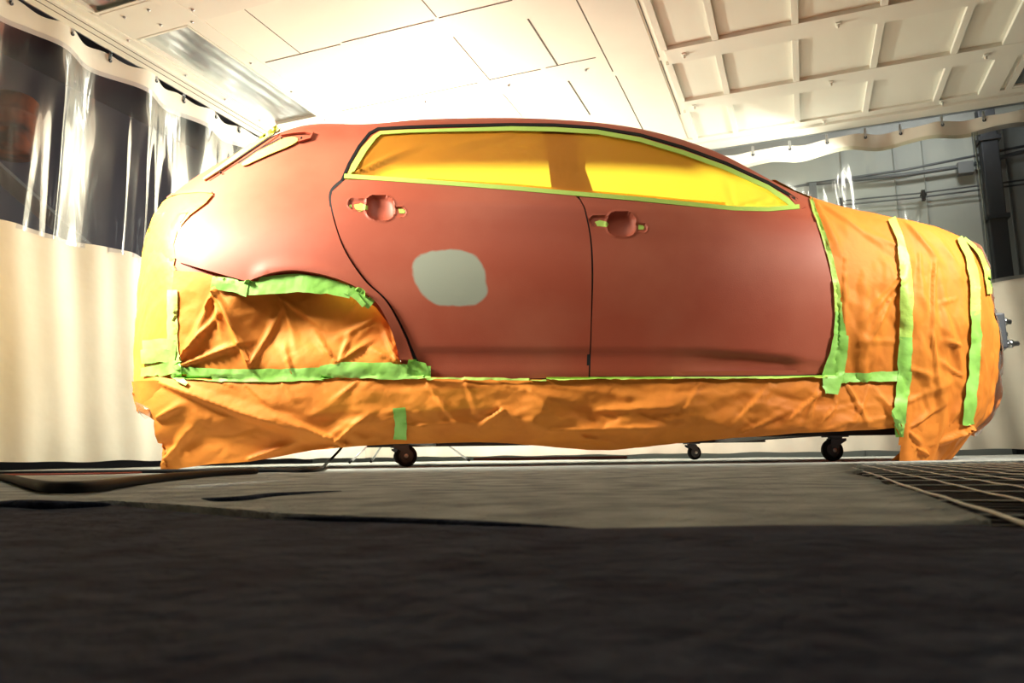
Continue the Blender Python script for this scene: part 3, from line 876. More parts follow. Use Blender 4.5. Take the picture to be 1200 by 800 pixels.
# front part is only paper over the structure
in_handle = ((np.abs(FP[..., 0] - 443) < 42) & (np.abs(FP[..., 1] - 245) < 19) | (np.abs(FP[..., 0] - 726) < 40) & (np.abs(FP[..., 1] - 264) < 19)) & (Fk < 6.2) & (Fk > 3)
vis0 = (FN * (FC - CAM)).sum(2) < 0
shell_mask = (Fk > 2.7) & ~in_win & ~in_arch & ~in_handle & ~((FP[..., 0] > 702) & (FP[..., 0] < 955) & (FP[..., 1] > 402) & (FP[..., 1] < 435) & vis0)
Vg = GRID.reshape(-1, 3)
inner = Vg - VN.reshape(-1, 3) * .0
sh = np_mesh('body_shell', inner, quads(shell_mask), M_primer); adopt(car, sh)
sh2 = np_mesh('body_shell_far_side', flip_y(Vg), quads(shell_mask)[:, ::-1], M_primer); adopt(car, sh2)
SURF.append((Vg, quads(~in_handle).tolist()))

# dark lining that keeps the cabin opaque below the windows, with a floor
bm = bmesh.new()
box(bm, (.0, YC, .30), (2.9, 1.45, .05), 0, .01)
box(bm, (-1.2, YC, .75), (.06, 1.4, .8), 0, .02)
box(bm, (1.36, YC, .72), (.06, 1.4, .75), 0, .02)
o = obj('cabin_floor', bm, M_body); adopt(car, o)

# ---- doors -------------------------------------------------------
def handle_extra(cx, cy):
    e = []
    for yy in np.arange(cy - 22, cy + 23, 1.3):
        for xx in np.arange(cx - 42, cx + 36, 1.3): e.append((xx + .3 * math.sin(yy * 9), yy))
    return e


def handle_disp(x, y, cx, cy, tilt):
    # bowl
    dx = x - cx; dy = y - cy - dx * tilt
    r = (np.abs(dx / 16.5) ** 2.6 + np.abs(dy / 14.0) ** 2.6) ** (1 / 2.6)
    h = np.where(r < 1, -.030 * np.sqrt(np.clip(1 - r ** 2, 0, 1)) - .003, 0)
    h += .0035 * np.exp(-((r - 1.06) / .07) ** 2)
    # slots left and right
    for sx0, sx1, hw, oy in ((-37, -14, 6.0, -2.5), (14, 30, 5.0, 3)):
        mx = np.clip(dx, sx0 + hw, sx1 - hw); dl = np.hypot(dx - mx, (dy - oy)) / hw
        cap = smooth01((1.08 - dl) / .22) * (r > 1)
        h -= .007 * cap
        h += .002 * np.exp(-((dl - 1.14) / .10) ** 2) * (r > 1.1)
    return h


def door_disp(cx, cy, tilt, strength):
    def f(x, y, W):
        h = handle_disp(x, y, cx, cy, tilt)
        # shoulder line below the glass and lower character line
        sh_ = 234 + (x - 400) * .042
        h += .004 * np.exp(-((y - sh_) / 7) ** 2)
        ln = 411 + (x - 500) * .006 + np.where(x > 780, ((x - 780) / 150.) ** 2 * 9, 0)
        s = strength(x)
        h += -s * smooth01((y - ln + 5) / 9) + s * .75 * smooth01((y - ln - 12) / 22)
        h += -.003 * smooth01((y - 432) / 12)
        return h
    return f


# primer material with the grey repair spot for the rear door
M_rd = M_primer.copy(); M_rd.name = 'red_primer_with_grey_spot'
nt = M_rd.node_tree; N = nt.nodes; L = nt.links
spot, _ = cast(BV_GUIDE, 528, 325)
geo = N.new('ShaderNodeNewGeometry'); sub = N.new('ShaderNodeVectorMath'); sub.operation = 'SUBTRACT'; sub.inputs[1].default_value = tuple(spot)
nz = N.new('ShaderNodeTexNoise'); nz.inputs['Scale'].default_value = 9; nz.inputs['Detail'].default_value = 3
sep = N.new('ShaderNodeSeparateXYZ')
L.new(geo.outputs['Position'], sub.inputs[0]); L.new(geo.outputs['Position'], nz.inputs['Vector']); L.new(sub.outputs[0], sep.inputs[0])
def M_(op, a, b=None):
    n = N.new('ShaderNodeMath'); n.operation = op
    for i, v in enumerate((a, b)):
        if v is None: continue
        if isinstance(v, (int, float)): n.inputs[i].default_value = v
        else: L.new(v, n.inputs[i])
    return n.outputs[0]
skx = M_('ADD', sep.outputs[0], M_('MULTIPLY', sep.outputs[2], .22))
ex = M_('POWER', M_('ABSOLUTE', M_('DIVIDE', skx, .147)), 2.7)
ez = M_('POWER', M_('ABSOLUTE', M_('DIVIDE', sep.outputs[2], .122)), 2.7)
rr = M_('ADD', M_('ADD', ex, ez), M_('MULTIPLY', M_('SUBTRACT', nz.outputs['Fac'], .5), .7))
mr = N.new('ShaderNodeMapRange'); mr.inputs['From Min'].default_value = .92; mr.inputs['From Max'].default_value = 1.12
mr.inputs['To Min'].default_value = 1; mr.inputs['To Max'].default_value = 0
L.new(rr, mr.inputs['Value'])
mx = N.new('ShaderNodeMix'); mx.data_type = 'RGBA'; mx.inputs['B'].default_value = (.36, .375, .31, 1)
old = N[M_rd['mix']]
L.new(old.outputs['Result'], mx.inputs['A']); L.new(mr.outputs['Result'], mx.inputs['Factor']); L.new(mx.outputs['Result'], N['Principled BSDF'].inputs['Base Color'])

# dark strips painting the shade inside the panel joints
patch('door_gap_shade', ribbon_poly(sm([(404, 209), (389, 223), (388, 240), (395, 270), (408, 300), (430, 331), (456, 356), (475, 390), (487, 421), (497, 434), (512, 444), (600, 445), (689, 443)], 90), 3.6), M_dark, .0015, None, 3.0, 0)
patch('door_gap_shade', ribbon_poly(sm([(679, 231), (681, 236), (685.5, 250), (691.5, 280), (693.6, 320), (692.2, 380), (690, 443)]), 6), M_dark, .0015, None, 3.0, 0)
patch('door_gap_shade', ribbon_poly([(689, 443), (860, 442), (968, 440.5), (975, 432)], 4), M_dark, .0015, None, 3.0, 0)
rd = patch('rear_door', REAR_DOOR, M_rd, .008, door_disp(446, 245, .06, lambda x: .007 + 0 * x), 4.0, .010, extra=handle_extra(446, 245), surf=True)
fd = patch('front_door', FRONT_DOOR, M_primer, .008, door_disp(728, 264, .04, lambda x: .006 + .015 * smooth01((x - 760) / 90) * smooth01((945 - x) / 25)), 4.0, .010, extra=handle_extra(728, 264), surf=True)
rd['label'] = 'rear door with a grey round repair spot'; fd['label'] = 'front door'


def q_disp(x, y, W):
    fade = smooth01((y - 225) / 60)
    arch = np.hypot((x - 345) / 1.0, (y - 440) / 1.0)
    flare = .010 * np.exp(-((arch - 124) / 9) ** 2) * smooth01((x - 290) / 25) * smooth01((430 - y) / 40)
    body = .012 * smooth01((y - 235) / 90) * smooth01((x - 205) / 40)
    return -.006 * (1 - fade) + flare + body


qp = patch('quarter_panel', QUARTER, M_primer, .006, q_disp, 4.0, .03, surf=True)
for o in (rd, fd, qp): pass
patch('lamp_masking_paper', [(190, 240), (198, 234), (215, 228.5), (235, 227.5), (251, 229), (243, 239), (224, 254), (210, 270), (205, 287), (207, 303), (190, 312), (174, 305), (172, 280), (179, 256)], M_paper_y, .005, lambda x, y, W: .007 * (crum(x / 284, y / 284, 17) + .4), 2.6, 0, centre=(240, 280))
# tail-lamp lip
patch('lamp_lip', ribbon_poly([(198, 234), (204, 230), (215, 227.5), (235, 226), (250, 227.5)], [1.5, 2.5, 3, 3, 2]), M_primer, .013, None, 2.0, .012)

# ---- masking paper over the tail and over the front ----------------
TAILP = np.array([(120, 232), (196, 231), (215, 227), (240, 232), (228, 244), (214, 262), (206, 292), (205, 312), (209, 320), (209, 480), (120, 520)])
xw, zw = FC[..., 0], FC[..., 2]
vis = (FN * (FC - CAM)).sum(2) < 0
tail_m = ((inside(fp, TAILP).reshape(FP.shape[:2]) & vis & (Fs < 4.2)) | ((~vis) & (Fs < 3) & (zw < 1.28) | (Fs < 1.6) & (zw < 1.28))) & (Fk > 2.75) & (Fk < 6.4)
front_m = (Fs > 8.9) & (Fk > .25)
FRONTP = np.array([(948, 233), (960, 262), (974, 310), (981, 350), (982, 385), (978, 420), (968, 442), (962, 470), (962, 502), (1052, 503), (1052, 545), (1400, 560), (1400, 200), (1000, 200), (950, 222)])
front_m &= (inside(fp, FRONTP).reshape(FP.shape[:2]) | ~vis) & ~((Fk < 1.9) & (xw < 1.60))
su = np.cumsum(np.concatenate([[0], np.linalg.norm(np.diff(GRID[:, NK // 2], axis=0), axis=1)]))[:, None] + 0 * GRID[..., 0]
sv = GRID[..., 2] - .4 * (GRID[..., 1] - 3.1) * 0
svk = np.cumsum(np.concatenate([np.zeros((NS, 1)), np.linalg.norm(np.diff(GRID, axis=1), axis=2)], 1), axis=1)
px_, py_ = PX[..., 0], PX[..., 1]
FR_CR = [  # creases of the front paper
 (958, 240, 1050, 300, 14, .012, .4), (955, 238, 1000, 330, 12, .012), (990, 300, 985, 420, 10, .012, .5), (1050, 330, 1005, 380, 16, .022, .4), (1046, 345, 1010, 400, 12, .018, .4), (1035, 365, 1005, 415, 10, .014, .4),
 (1050, 400, 992, 400, 9, .008), (1093, 310, 1088, 400, 12, .020, .3), (1088, 395, 1100, 480, 14, .014, .4), (1075, 300, 1080, 370, 10, .010), (1120, 350, 1095, 356, 9, .012, .4), (1125, 405, 1100, 398, 9, .014, .4), (1125, 440, 1095, 420, 9, .012, .4), (1065, 500, 1110, 470, 12, .014, .4),
 (1062, 470, 1130, 440, 14, .010), (1060, 430, 1100, 445, 9, .008), (1010, 460, 1000, 500, 8, .014, .4), (1000, 480, 970, 500, 9, .012), (1030, 500, 1045, 455, 10, .014, .4), (1048, 290, 1010, 270, 12, .008), (1062, 268, 1120, 330, 13, .010, .5), (1058, 262, 1090, 300, 10, .008), (1110, 500, 1125, 470, 9, .014)]
cr = creases(px_, py_, FR_CR)
lowm = smooth01((330 - py_) / 80)           # hood top: smoother
D_front = .008 + .030 * crum(su * 1.5, svk * .75, 2) * (1 - .75 * lowm) + cr * (VN[..., 1] < 0)
D_front += .012 * np.maximum(0, np.sin(su * 34 + .6 * np.sin(svk * 5))) ** 3 * smooth01((py_ - 290) / 60) * smooth01((.9 - GRID[..., 2]) / .3 + .5)
D_front = np.maximum(D_front, .004)
nose = smooth01((T_s[:, None] - 11.0) / .8)
D_front += nose * .014 * crumple(su, svk, .06, 8)
fpap = np_mesh('front_masking_paper', (GRID + VN * D_front[..., None]).reshape(-1, 3), quads(front_m), M_paper); adopt(car, fpap)
SURF.append(((GRID + VN * D_front[..., None]).reshape(-1, 3), quads(front_m).tolist()))
far = np_mesh('front_masking_paper_far_side', flip_y((GRID + VN * (D_front[..., None])).reshape(-1, 3)), quads((Fs > 8.9) & (Fk > 1.6))[:, ::-1], M_paper); adopt(car, far)
D_tail = .003 + .014 * (crum(su, svk, 7) + .5)
D_tail = np.where((PX[..., 1] < 250), .002, D_tail)
tp = np_mesh('tail_masking_paper', (GRID + VN * D_tail[..., None]).reshape(-1, 3), quads(tail_m), M_paper_y); adopt(car, tp)
SURF.append(((GRID + VN * D_tail[..., None]).reshape(-1, 3), quads(tail_m).tolist()))
tp2 = np_mesh('tail_masking_paper_far_side', flip_y((GRID + VN * D_tail[..., None]).reshape(-1, 3)), quads((Fs < 2.6) & (Fk > 2.75) & (Fk < 6.2))[:, ::-1], M_paper_y); adopt(car, tp2)

# ---- paper in the wheel arch ---------------------------------------
ARCHP = [(206, 318), (238, 320), (270, 330), (292, 335), (325, 326), (350, 323), (385, 329), (412, 340), (438, 358), (454, 380), (464, 402), (470, 425), (480, 428), (480, 440), (330, 442), (205, 440), (203, 390)]
AR_CR = [(252, 343, 300, 428, 16, .030, .35), (252, 343, 215, 430, 18, .022, .5), (252, 345, 262, 400, 12, .014, .4), (213, 425, 262, 365, 10, .026, .35), (214, 430, 300, 398, 12, .022, .35), (296, 431, 270, 380, 9, .026, .4), (296, 430, 330, 345, 12, .014, .5), (322, 345, 400, 400, 16, .012, .5), (322, 345, 350, 420, 12, .010, .5), (395, 425, 360, 380, 12, .016, .4), (398, 424, 440, 395, 10, .016, .4), (398, 424, 410, 385, 8, .012),
         (466, 424, 445, 375, 8, .022, .4), (466, 424, 430, 405, 9, .018, .5), (466, 424, 458, 385, 5, .012, .5), (436, 372, 385, 400, 10, .012), (345, 440, 330, 400, 9, .012, .5), (420, 345, 400, 375, 9, .010)]


def arch_disp(x, y, W):
    rec = .060 * smooth01((434 - y) / 55) * smooth01((x - 262) / 60)
    return -rec + creases(x, y, AR_CR) + .019 * crum(x / 284., y / 284., 11) * smooth01((y - 322) / 25)


ap = patch('wheel_arch_masking_paper', ARCHP, M_paper, .012, arch_disp, 2.6, 0, surf=True)

# ---- skirt paper -----------------------------------------------------
SKIRT = [(163, 446), (190, 441), (205, 444), (260, 443), (400, 443), (470, 440), (500, 441), (560, 443), (640, 444.5), (800, 443), (930, 442), (968, 441), (985, 436), (1054, 434), (1056, 470), (1054, 500), (1020, 503), (975, 505), (930, 507), (890, 511), (860, 513), (800, 520), (760, 525), (715, 528), (690, 528), (650, 525), (600, 520), (560, 519), (500, 520), (440, 521), (400, 523), (370, 526), (330, 534), (295, 540), (250, 543), (215, 548), (191, 553), (193, 520), (192, 492), (180, 480), (166, 474), (160, 462)]
SK_CR = [(192, 447, 420, 527, 24, .040, .7), (410, 521, 310, 478, 14, .022, .6), (410, 521, 350, 530, 10, .02), (293, 538, 360, 515, 12, .028, .4), (193, 545, 240, 490, 14, .020, .5), (195, 490, 225, 470, 10, .02), (290, 450, 330, 480, 10, .014, .4), (395, 520, 440, 480, 10, .016, .5),
         (500, 448, 540, 500, 14, .022, .4), (510, 446, 590, 455, 10, .014), (590, 450, 700, 478, 14, .014, .4), (590, 478, 560, 500, 14, .022, .4), (585, 475, 640, 510, 16, .016, .5), (620, 455, 650, 480, 12, .014), (640, 450, 780, 470, 12, .013), (700, 480, 860, 470, 20, .018, .6), (640, 505, 800, 500, 16, .018, .4), (680, 512, 740, 524, 12, .02), (820, 446, 790, 490, 12, .012, .5), (900, 448, 850, 500, 14, .022, .4),
         (905, 450, 880, 480, 9, .014), (960, 455, 900, 505, 14, .026, .4), (955, 450, 935, 500, 9, .018, .4), (975, 470, 950, 500, 9, .022, .4), (985, 440, 1010, 500, 8, .022, .4), (1015, 450, 990, 500, 9, .022, .4), (1050, 500, 1020, 450, 9, .024, .4), (468, 485, 440, 500, 9, .012), (475, 500, 560, 495, 12, .014, .4), (260, 446, 285, 455, 8, .014, .4), (420, 446, 390, 470, 12, .018, .4), (330, 446, 350, 470, 9, .012, .4),
         (860, 510, 940, 470, 12, .016, .4), (545, 446, 560, 480, 9, .012)]


def skirt_disp(x, y, W):
    t = smooth01((y - 442) / 60)
    belly = .030 * np.sin(np.clip((y - 440) / 80, 0, 1) * math.pi) - .05 * smooth01((y - 500) / 28) * smooth01((x - 420) / 60)
    hang = .05 * smooth01((230 - x) / 60) * smooth01((y - 470) / 40) * .3
    return belly + hang + creases(x, y, SK_CR) * (.4 + .6 * t) * 1.1 + .052 * crum(x / 284. * .8, y / 284. * 1.5, 21) * (.35 + .65 * t) * (.4 + .6 * smooth01((x - 330) / 120))


sk = patch('lower_masking_paper', SKIRT, M_paper, .014, skirt_disp, 2.4, 0, surf=True, centre=(500, 470))
# tail curl left of the flap
patch('tail_paper_curl', [(163, 446), (195, 446), (205, 470), (196, 494), (180, 482), (163, 474), (159, 462)], M_paper, .02, lambda x, y, W: .03 * np.sin((x - 160) / 14.) + .01 * crum(x / 200, y / 200, 4), 2.5, 0, centre=(230, 460))
# front lower paper cone reaching the floor
patch('front_paper_tail', [(1046, 500), (1056, 497), (1100, 495), (1137, 497), (1128, 512), (1112, 530), (1098, 541), (1075, 541), (1047, 540), (1058, 528), (1052, 512)], M_paper, .012,
      lambda x, y, W: creases(x, y, [(1060, 520, 1100, 540, 9, .03, .4), (1137, 498, 1085, 525, 12, .03, .5), (1060, 505, 1085, 530, 12, .02)]) + .012 * crum(x / 250, y / 250, 3) - .03 * smooth01((y - 505) / 40), 2.5, 0, centre=(1085, 500), surf=True)

BV2 = build_bvh()

# ---- windows ---------------------------------------------------------
WC = np.array(WIN).mean(0)
def winline(i0, i1): return WIN[i0:i1]
W_CR = [(408, 207, 500, 165, 12, .012, .5), (408, 207, 470, 180, 9, .010, .5), (410, 206, 520, 190, 12, .008), (412, 204, 440, 172, 7, .008), (600, 155, 500, 175, 18, .008), (862, 242, 905, 232, 5, .012, .4), (862, 242, 930, 238, 5, .010, .4), (910, 232, 890, 222, 6, .008), (862, 243, 850, 200, 10, .008), (905, 235, 925, 228, 4, .010, .4)]
wp = patch('window_masking_paper', WIN, M_wpaper, -.010, lambda x, y, W: creases(x, y, W_CR) + .004 * crum(x / 284 * .7, y / 284, 31) * (1 + 2 * smooth01((x - 860) / 30)) - .006 * smooth01((y - 175) / 30) * smooth01((x - 470) / 60) * smooth01((840 - x) / 60), 3.0, 0)
lo = [(404, 209), (450, 212), (520, 217), (600, 223), (680, 230), (740, 235), (800, 241), (860, 247), (900, 248), (936, 245)]
up = [(404, 209), (412, 193), (424, 173), (436, 159), (446, 154), (480, 152), (520, 151), (600, 149), (650, 150), (700, 153), (750, 162), (800, 177), (850, 195), (900, 218), (922, 233), (935, 245)]
patch('window_seal', ribbon_poly([(401, 212), (409, 193), (421, 172), (433, 157), (443, 151.5), (480, 149.5), (520, 148), (600, 146.5), (650, 147), (700, 150.5), (750, 158.5), (800, 173), (850, 191.5), (900, 214.5), (922, 227), (934, 235)], 3.2), M_black, .004, None, 3, .012)
patch('window_edge_tape', ribbon_poly([(p[0] + (3 if k < 4 else 0), p[1] + 2) for k, p in enumerate(up)], [4, 7, 7, 5, 4, 3.5, 3.5, 5, 5, 5, 5, 5, 5, 5, 6, 5]), M_lime, .003, None, 2.5, .003)
patch('window_edge_tape', ribbon_poly([(p[0], p[1] - 1) for p in lo], 5), M_lime, .010, None, 2.5, .014)
patch('paper_overlap', ribbon_poly([(500, 211.5), (520, 213), (600, 218), (680, 225), (740, 230), (800, 236), (850, 240)], 6), M_wpaper, -.001, None, 3, 0)
patch('door_corner', [(924, 229), (932, 232), (944, 243), (936, 247)], M_primer, .004, None, 3, .004)
# B pillar directly behind the paper, both sides
def pillar(name, px, off):
    P = []
    for x, y in px:
        p, n = cast(BV_GUIDE, x, y); P.append(p + n * off)
    bm = bmesh.new()
    a = [bm.verts.new(p) for p in P]; b = [bm.verts.new(p + np.array([0, .07, 0])) for p in P]
    bm.faces.new(a); bm.faces.new(b[::-1])
    for i in range(len(a)): bm.faces.new((a[i], b[i], b[(i + 1) % len(a)], a[(i + 1) % len(a)]))
    return obj(name, bm, M_body)
pl_ = pillar('door_pillar', [(634, 145), (674, 146), (678, 190), (694, 236), (648, 236), (642, 190)], -.028); adopt(car, pl_)

# ---- rear quarter trim recess and yellow tape ----------------------
patch('tailgate_tape', ribbon_poly([(240, 212), (262, 197), (290, 177), (312, 161), (327, 151)], [2, 4, 5, 7, 9]), M_ytape, .012, None, 2.5, .006, centre=(300, 200))
patch('tailgate_gap', ribbon_poly([(244, 212), (270, 195), (298, 177), (322, 161), (330, 152)], 1.0), M_dark, .015, None, 2.5, 0, centre=(320, 200))
patch('trim_recess', [(252, 206), (300, 176), (330, 158), (356, 155), (366, 158), (362, 163), (340, 172), (300, 190)], M_primer, .004, lambda x, y, W: -.004 + 0 * x, 3, .008, it=1)
patch('trim_lip', ribbon_poly([(330, 160), (345, 157), (358, 156), (367, 158), (364, 163), (350, 168)], [2, 3, 3, 3, 3, 1]), M_primer, .014, None, 2, .01)
patch('trim_tape', [(283, 195), (290, 187), (305, 178), (325, 167), (340, 162), (349, 163), (350, 167), (340, 173), (320, 181), (300, 190), (288, 196)], M_ytape, .010, None, 2.5, .004, it=1)
patch('trim_groove', ribbon_poly([(281, 194), (300, 180), (329, 165)], 1.3), M_dark, .013, None, 2, 0)
for x, y in ((260, 204), (331, 164), (354, 164)):
    p, n = cast(BV_GUIDE, x, y)
    bm = bmesh.new(); lathe(bm, [(.005, 0), (.005, .009), (.002, .010)], Matrix.Translation(p + n * .006) @ Vector(n).to_track_quat('Z', 'Y').to_matrix().to_4x4(), 12)
    o = obj('screw_hole', bm, M_dark, None, True); adopt(car, o)

# ---- handle tapes
for nm, poly in (('handle_tape', [(415, 240), (421, 239), (423, 238), (427, 240), (431, 241), (431, 246), (426, 246), (422, 248), (419, 247), (416, 244)]), ('handle_tape', [(467, 245), (473, 245), (475, 247), (474, 250), (468, 250)]), ('handle_tape', [(409.5, 240), (412, 240), (412, 243.5), (409.5, 243.5)]),
                 ('handle_tape', [(697, 260), (703, 258), (711, 260), (713, 263), (711, 266), (700, 265)]), ('handle_tape', [(748, 263), (753, 264), (755, 266), (754, 269), (748, 269)])):
    patch(nm, poly, M_lime, .0015, None, 1.5, .001, bvh=BV2)

# ---- green tape -------------------------------------------------------
def tape(name, pts, wd, mt=M_green, off=.006, seed=0, rag=1.0, step=3.0):
    P = resample_open(np.array(pts, float), 7)
    if isinstance(wd, (list, tuple)):
        ws = np.interp(np.linspace(0, 1, len(P)), np.linspace(0, 1, len(wd)), wd)
    else: ws = np.full(len(P), wd)
    rg = np.random.RandomState(seed + 5)
    ws = ws + rg.uniform(-rag, rag, len(P))
    return patch(name, ribbon_poly(P, list(ws)), mt, off, lambda x, y, W: .004 * crumple(x / 284, y / 284, .045, seed) + .003 * crumple(x / 284, y / 284, .02, seed + 1), step, .0015, bvh=BV2, centre=tuple(P.mean(0)))


def resample_open(P, step):
    out = [P[0]]
    for a, b in zip(P, P[1:]):
        n = max(1, int(np.linalg.norm(b - a) / step))
        for k in range(1, n + 1): out.append(a + (b - a) * k / n)
    return np.array(out)


tape('green_tape', [(207, 436), (260, 440), (330, 440), (380, 438)], 15, seed=1)
tape('green_tape', [(376, 437), (400, 434), (440, 435), (505, 436)], [16, 19, 20, 14], off=.009, seed=2)
tape('green_tape', [(250, 331), (292, 339)], [12, 20], seed=3, off=.014)
tape('green_tape', [(288, 338), (315, 335), (350, 332), (385, 336), (412, 343)], [18, 22, 22, 19, 14], seed=4, off=.012)
tape('green_tape', [(405, 338), (420, 345), (436, 358)], [12, 14, 12], seed=5, off=.014)
tape('green_tape', [(416, 345), (428, 359)], [8, 6], seed=6, off=.02)
tape('pale_green_tape', [(203, 340), (203, 400), (207, 432)], 12, M_green_pale, seed=7)
tape('green_tape', [(169, 406), (190, 404), (208, 405)], 14, seed=8, off=.007)
tape('green_tape', [(168, 418), (190, 416), (207, 419)], 16, seed=9, off=.010)
tape('green_tape', [(168, 436), (190, 434), (214, 428)], [10, 15, 14], seed=10, off=.013)
tape('green_tape', [(205, 430), (212, 446), (220, 452)], [14, 12, 6], seed=11, off=.012)
tape('green_tape', [(468, 478), (470, 497), (469, 515)], 15, seed=12, off=.008)
tape('green_tape', [(478, 426), (495, 430), (500, 440)], [10, 12, 10], seed=13, off=.013)
# thin strip along the sill
tape('green_tape', [(500, 444), (560, 445), (640, 446)], 3, M_lime, seed=14, rag=.4, off=.012, step=2)
tape('green_tape', [(640, 443.5), (760, 443), (860, 443), (968, 441)], 3.5, M_lime, seed=15, rag=.4, off=.014, step=2)
# front
tape('green_tape', [(950, 234), (954, 248), (963, 272), (973, 305), (980, 340), (983, 372)], [5, 6, 6, 6, 8, 10], M_lime, seed=16, rag=.5, off=.009)
tape('green_tape', [(983, 365), (983, 395), (977, 422)], [10, 14, 15], seed=17, off=.010)
tape('green_tape', [(984, 392), (981, 415), (974, 440), (972, 462)], [16, 20, 26, 16], seed=18, off=.014)
tape('green_tape', [(985, 443), (1010, 442), (1052, 441)], [12, 11, 14], seed=19, off=.012)
tape('pale_green_tape', [(1044, 258), (1053, 280), (1059, 310), (1061, 350), (1060, 400)], [8, 10, 12, 13, 14], M_lime, seed=20, off=.012)
tape('green_tape', [(1060, 395), (1058, 440), (1053, 480), (1053, 512)], [14, 15, 15, 12], seed=21, off=.013)
tape('pale_green_tape', [(1122, 280), (1133, 300), (1140, 330), (1141, 370)], [7, 9, 11, 12], M_lime, seed=22, off=.012)
tape('green_tape', [(1141, 365), (1142, 400), (1139, 440), (1132, 498)], [12, 13, 14, 13], seed=23, off=.012)
tape('green_tape', [(1128, 281), (1145, 296), (1155, 318), (1157, 345)], [3, 7, 8, 5], M_lime, seed=24, off=.012)

# ---- clear film bulging over the nose, bracket ------------------------
film_s = (Fs > 11.9) & (Fk > 1.5) & (Fk < 7.2) & (Fs < 13.9)
D_film = .022 + .035 * (crumple(su, svk, .11, 14) + .3) + .016 * crumple(su, svk, .04, 15)
nt = M_film.node_tree; _o = nt.nodes['Material Output']; _s = _o.inputs['Surface'].links[0].from_socket
_d = nt.nodes.new('ShaderNodeBsdfDiffuse'); _d.inputs[0].default_value = (.85, .85, .8, 1); _t = nt.nodes.new('ShaderNodeBsdfTranslucent'); _t.inputs[0].default_value = (.85, .85, .8, 1)
_a = nt.nodes.new('ShaderNodeMixShader'); _b = nt.nodes.new('ShaderNodeMixShader'); _b.inputs[0].default_value = .22
nt.links.new(_d.outputs[0], _a.inputs[1]); nt.links.new(_t.outputs[0], _a.inputs[2]); nt.links.new(_s, _b.inputs[1]); nt.links.new(_a.outputs[0], _b.inputs[2]); nt.links.new(_b.outputs[0], _o.inputs['Surface'])
film = np_mesh('plastic_film', (GRID + VN * np.maximum(D_film, .006)[..., None]).reshape(-1, 3), quads(film_s), M_film); adopt(car, film); film['label'] = 'clear crumpled plastic film'
br = None
base = CAM + ray(1176, 390) * 4.3
bm = bmesh.new(); box(bm, (base[0] - .06, base[1], base[2]), (.05, .16, .17), 0, .01); br = obj('front_bracket', bm, M_dsteel); adopt(car, br)
for dz, ln in ((.055, .075), (-.06, .10), (-.01, .05)):
    bm = bmesh.new(); tube(bm, [(base[0] - .06, base[1] - .02, base[2] + dz), (base[0] - .05 + ln, base[1] - .02, base[2] + dz * .9)], .012 if dz else .02, 10)
    tube(bm, [(base[0] - .05 + ln * .5, base[1] - .02, base[2] + dz * .93), (base[0] - .05 + ln * .7, base[1] - .02, base[2] + dz * .93)], .02, 10)
    o = obj('bolt', bm, M_steel, None, True); o.parent = br
# film strips hanging beside the bracket
pts = [CAM + ray(*q) * 4.3 for q in ((1150, 368), (1166, 372), (1182, 400), (1166, 418), (1158, 470), (1150, 440))]
bm = bmesh.new(); vs = [bm.verts.new(p + np.array([0, .05 * math.sin(i * 2), 0])) for i, p in enumerate(pts)]; c = bm.verts.new(np.mean(pts, 0) - np.array([0, .06, 0]))
for i in range(len(vs)): bm.faces.new((vs[i], vs[(i + 1) % len(vs)], c))
bmesh.ops.subdivide_edges(bm, edges=bm.edges, cuts=3, use_grid_fill=True)
for v in bm.verts: v.co += Vector((0, .02 * math.sin(v.co.z * 60), .004 * math.sin(v.co.x * 90)))
o = obj('plastic_film_strip', bm, M_film, None, True); adopt(car, o)
# clear film scrap at the tail
pts = [CAM + ray(*q) * 3.5 for q in ((158, 470), (172, 476), (186, 482), (180, 487), (170, 491), (163, 484))]
bm = bmesh.new(); vs = [bm.verts.new(p) for p in pts]; c = bm.verts.new(np.mean(pts, 0) - np.array([0, .03, 0]))
for i in range(len(vs)): bm.faces.new((vs[i], vs[(i + 1) % len(vs)], c))
o = obj('plastic_film_scrap', bm, M_film, None, True); adopt(car, o)

# ================================================================== DOLLY under the car
dl = empty('car_dolly', (.45, 3.9, 0))
tag(dl, 'low black steel dolly on castors carrying the masked car', 'dolly')
def bar(nm, p0, p1, w_, h_):
    p0, p1 = Vector(p0), Vector(p1); d = p1 - p0
    bm = bmesh.new(); box(bm, (p0 + p1) / 2, (d.length, w_, h_), math.atan2(d.y, d.x), .003)
    o = obj(nm, bm, M_frame); adopt(dl, o)
zt = .131
bar('side_rail', (-1.0, 3.42, zt), (1.72, 3.42, zt), .05, .035)
bar('side_rail', (-1.0, 5.2, zt), (1.72, 5.2, zt), .05, .035)
for x in (-.55, .45, 1.40): bar('cross_rail', (x, 3.445, zt), (x, 5.175, zt), .05, .035)
for x, y in ((-.55, 3.75), (1.40, 3.75), (-.55, 4.7), (1.40, 4.7)):
    bm = bmesh.new(); box(bm, (x, y, zt + .082), (.1, .1, .13), 0, .008); o = obj('support_block', bm, M_frame); adopt(dl, o)
cast0 = None
